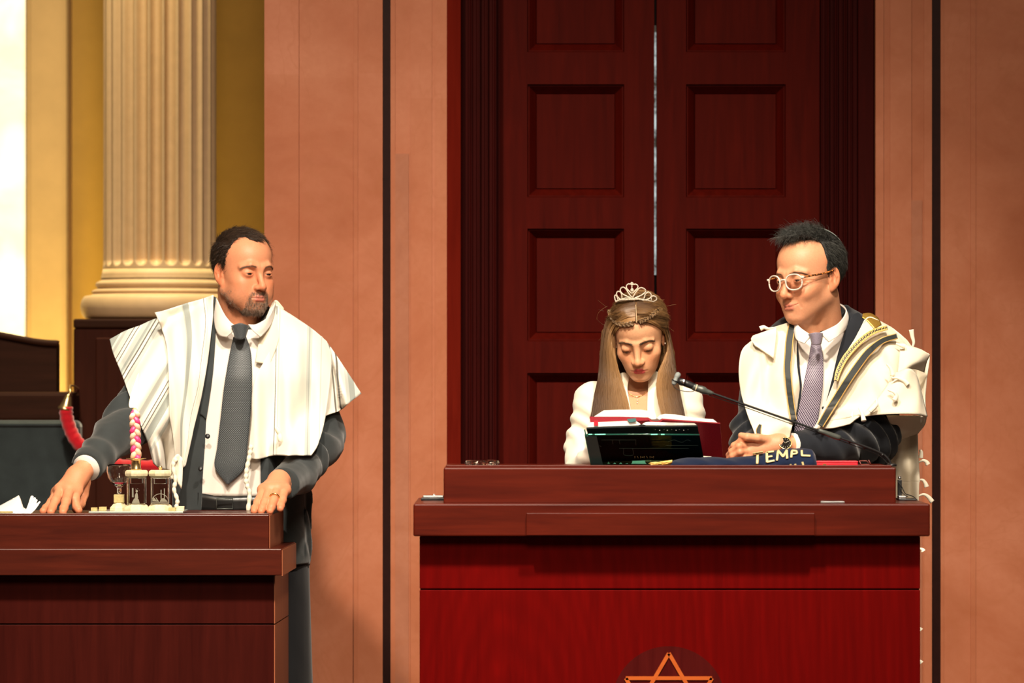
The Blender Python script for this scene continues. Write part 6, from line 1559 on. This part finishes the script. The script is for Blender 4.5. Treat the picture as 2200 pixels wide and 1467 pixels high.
cloth('shawl_underside', [[(1905, 893, 13.06), (1940, 893, 13.08), (1991, 893, 13.14)], [(1915, 925, 13.10), (1950, 925, 13.12), (1986, 912, 13.16)], [(1900, 960, 13.14), (1930, 945, 13.16), (1972, 930, 13.18)]], SF, p3, None, D3, nu=20, nv=16, thick=.0035)
cloth('shawl_back_drop', [[(1918, 905, 13.22), (1945, 900, 13.24), (1972, 905, 13.26)], [(1905, 960, 13.22), (1938, 955, 13.26), (1972, 960, 13.26)], [(1895, 1030, 13.22), (1940, 1030, 13.26), (1976, 1030, 13.26)], [(1895, 1080, 13.22), (1940, 1080, 13.26), (1974, 1082, 13.26)], [(1895, 1500, 13.22), (1940, 1500, 13.26), (1972, 1500, 13.26)]], SF, p3, None, D3, nu=30, nv=50, thick=.0035, fold=lambda u, v, px, py: .010*np.sin(px*.16))
strip('satin_band', [(1927, 722), (1896, 732), (1868, 754), (1847, 780), (1818, 822), (1789, 869), (1762, 914)], [12, 13, 16, 17, 17, 17, 15], M['band'], p3, suit3, D3, .0365, 90, .002, 8)
mg = mat('gold greek key braid', rough=.5); n = N(mg); tc = n.n('ShaderNodeTexCoord'); u, v, _ = n.sep(tc.outputs['UV'])
fu = n.math('FRACT', n.math('MULTIPLY', v, 1.5)); a_ = n.math('GREATER_THAN', n.math('ABSOLUTE', n.math('SUBTRACT', fu, .5)), .34)
b_ = n.math('LESS_THAN', n.math('ABSOLUTE', n.math('SUBTRACT', u, .5)), .12); c__ = n.math('LESS_THAN', n.math('ABSOLUTE', n.math('SUBTRACT', fu, .6)), .08)
dk_ = n.math('MAXIMUM', n.math('MAXIMUM', n.math('MULTIPLY', a_, n.math('GREATER_THAN', u, .3)), n.math('MULTIPLY', b_, n.math('LESS_THAN', fu, .6))), c__)
inn = n.math('LESS_THAN', n.math('ABSOLUTE', n.math('SUBTRACT', u, .5)), .34)
n.color(n.mix(n.math('MULTIPLY', dk_, inn), (.72, .47, .14), (.05, .045, .03)))
strip('gold_braid', [(1906, 704), (1876, 713), (1848, 733), (1818, 766), (1802, 796), (1796, 818)], [9, 11, 12, 13, 12, 9], mg, p3, suit3, D3, .0365, 90, .002, 8)
strip('gold_collar_patch', [(1853, 678), (1866, 681), (1878, 690), (1886, 702)], [8, 18, 22, 18], M['gold'], p3, suit3, D3, .022, 20, .002, 8)
def tassel(name, line, parent, r=.0062, D=13.1):
    L = cr(PA([q if len(q) > 2 else (q[0], q[1], D) for q in line]), 24); s = np.linspace(0, 1, 24)
    o = tube(name, L, r*(.35+.75*s), M['fringe'], parent, 10); return o
for l in ([(1662, 704, 13.14), (1650, 706, 13.13), (1641, 703, 13.13), (1633, 706, 13.13)], [(1960, 748, 13.15), (1963, 736, 13.15), (1960, 722, 13.15), (1958, 708, 13.15)],
          [(1905, 782, 13.03), (1914, 792, 13.03), (1918, 806, 13.03)], [(1916, 812, 13.02), (1928, 812, 13.02), (1942, 818, 13.02), (1951, 826, 13.02)], [(1908, 838, 13.0), (1920, 842, 12.99), (1926, 850, 12.99), (1922, 860, 12.99)],
          [(1882, 856, 12.99), (1884, 868, 12.98), (1878, 876, 12.98), (1868, 884, 12.98)], [(1845, 876, 12.99), (1852, 888, 12.98), (1856, 904, 12.97)], [(1832, 885, 12.99), (1830, 896, 12.98), (1827, 912, 12.97)], [(1925, 738, 13.10), (1935, 742, 13.1), (1944, 744, 13.1)],
          [(1974, 968, 13.26), (1979, 970, 13.26), (1978, 984, 13.26)], [(1972, 994, 13.26), (1982, 989, 13.26), (1990, 992, 13.26), (1994, 998, 13.26)], [(1972, 1031, 13.26), (1982, 1031, 13.26), (1988, 1038, 13.26), (1991, 1046, 13.26)], [(1972, 1066, 13.26), (1984, 1062, 13.26), (1994, 1067, 13.26), (2003, 1078, 13.26)],
          [(1972, 1178, 13.26), (1981, 1180, 13.26), (1984, 1184, 13.26)], [(1970, 1352, 13.26), (1975, 1350, 13.26), (1979, 1354, 13.26)], [(1970, 1418, 13.26), (1976, 1420, 13.26), (1980, 1424, 13.26)]):
    tassel('tassel', l, p3)
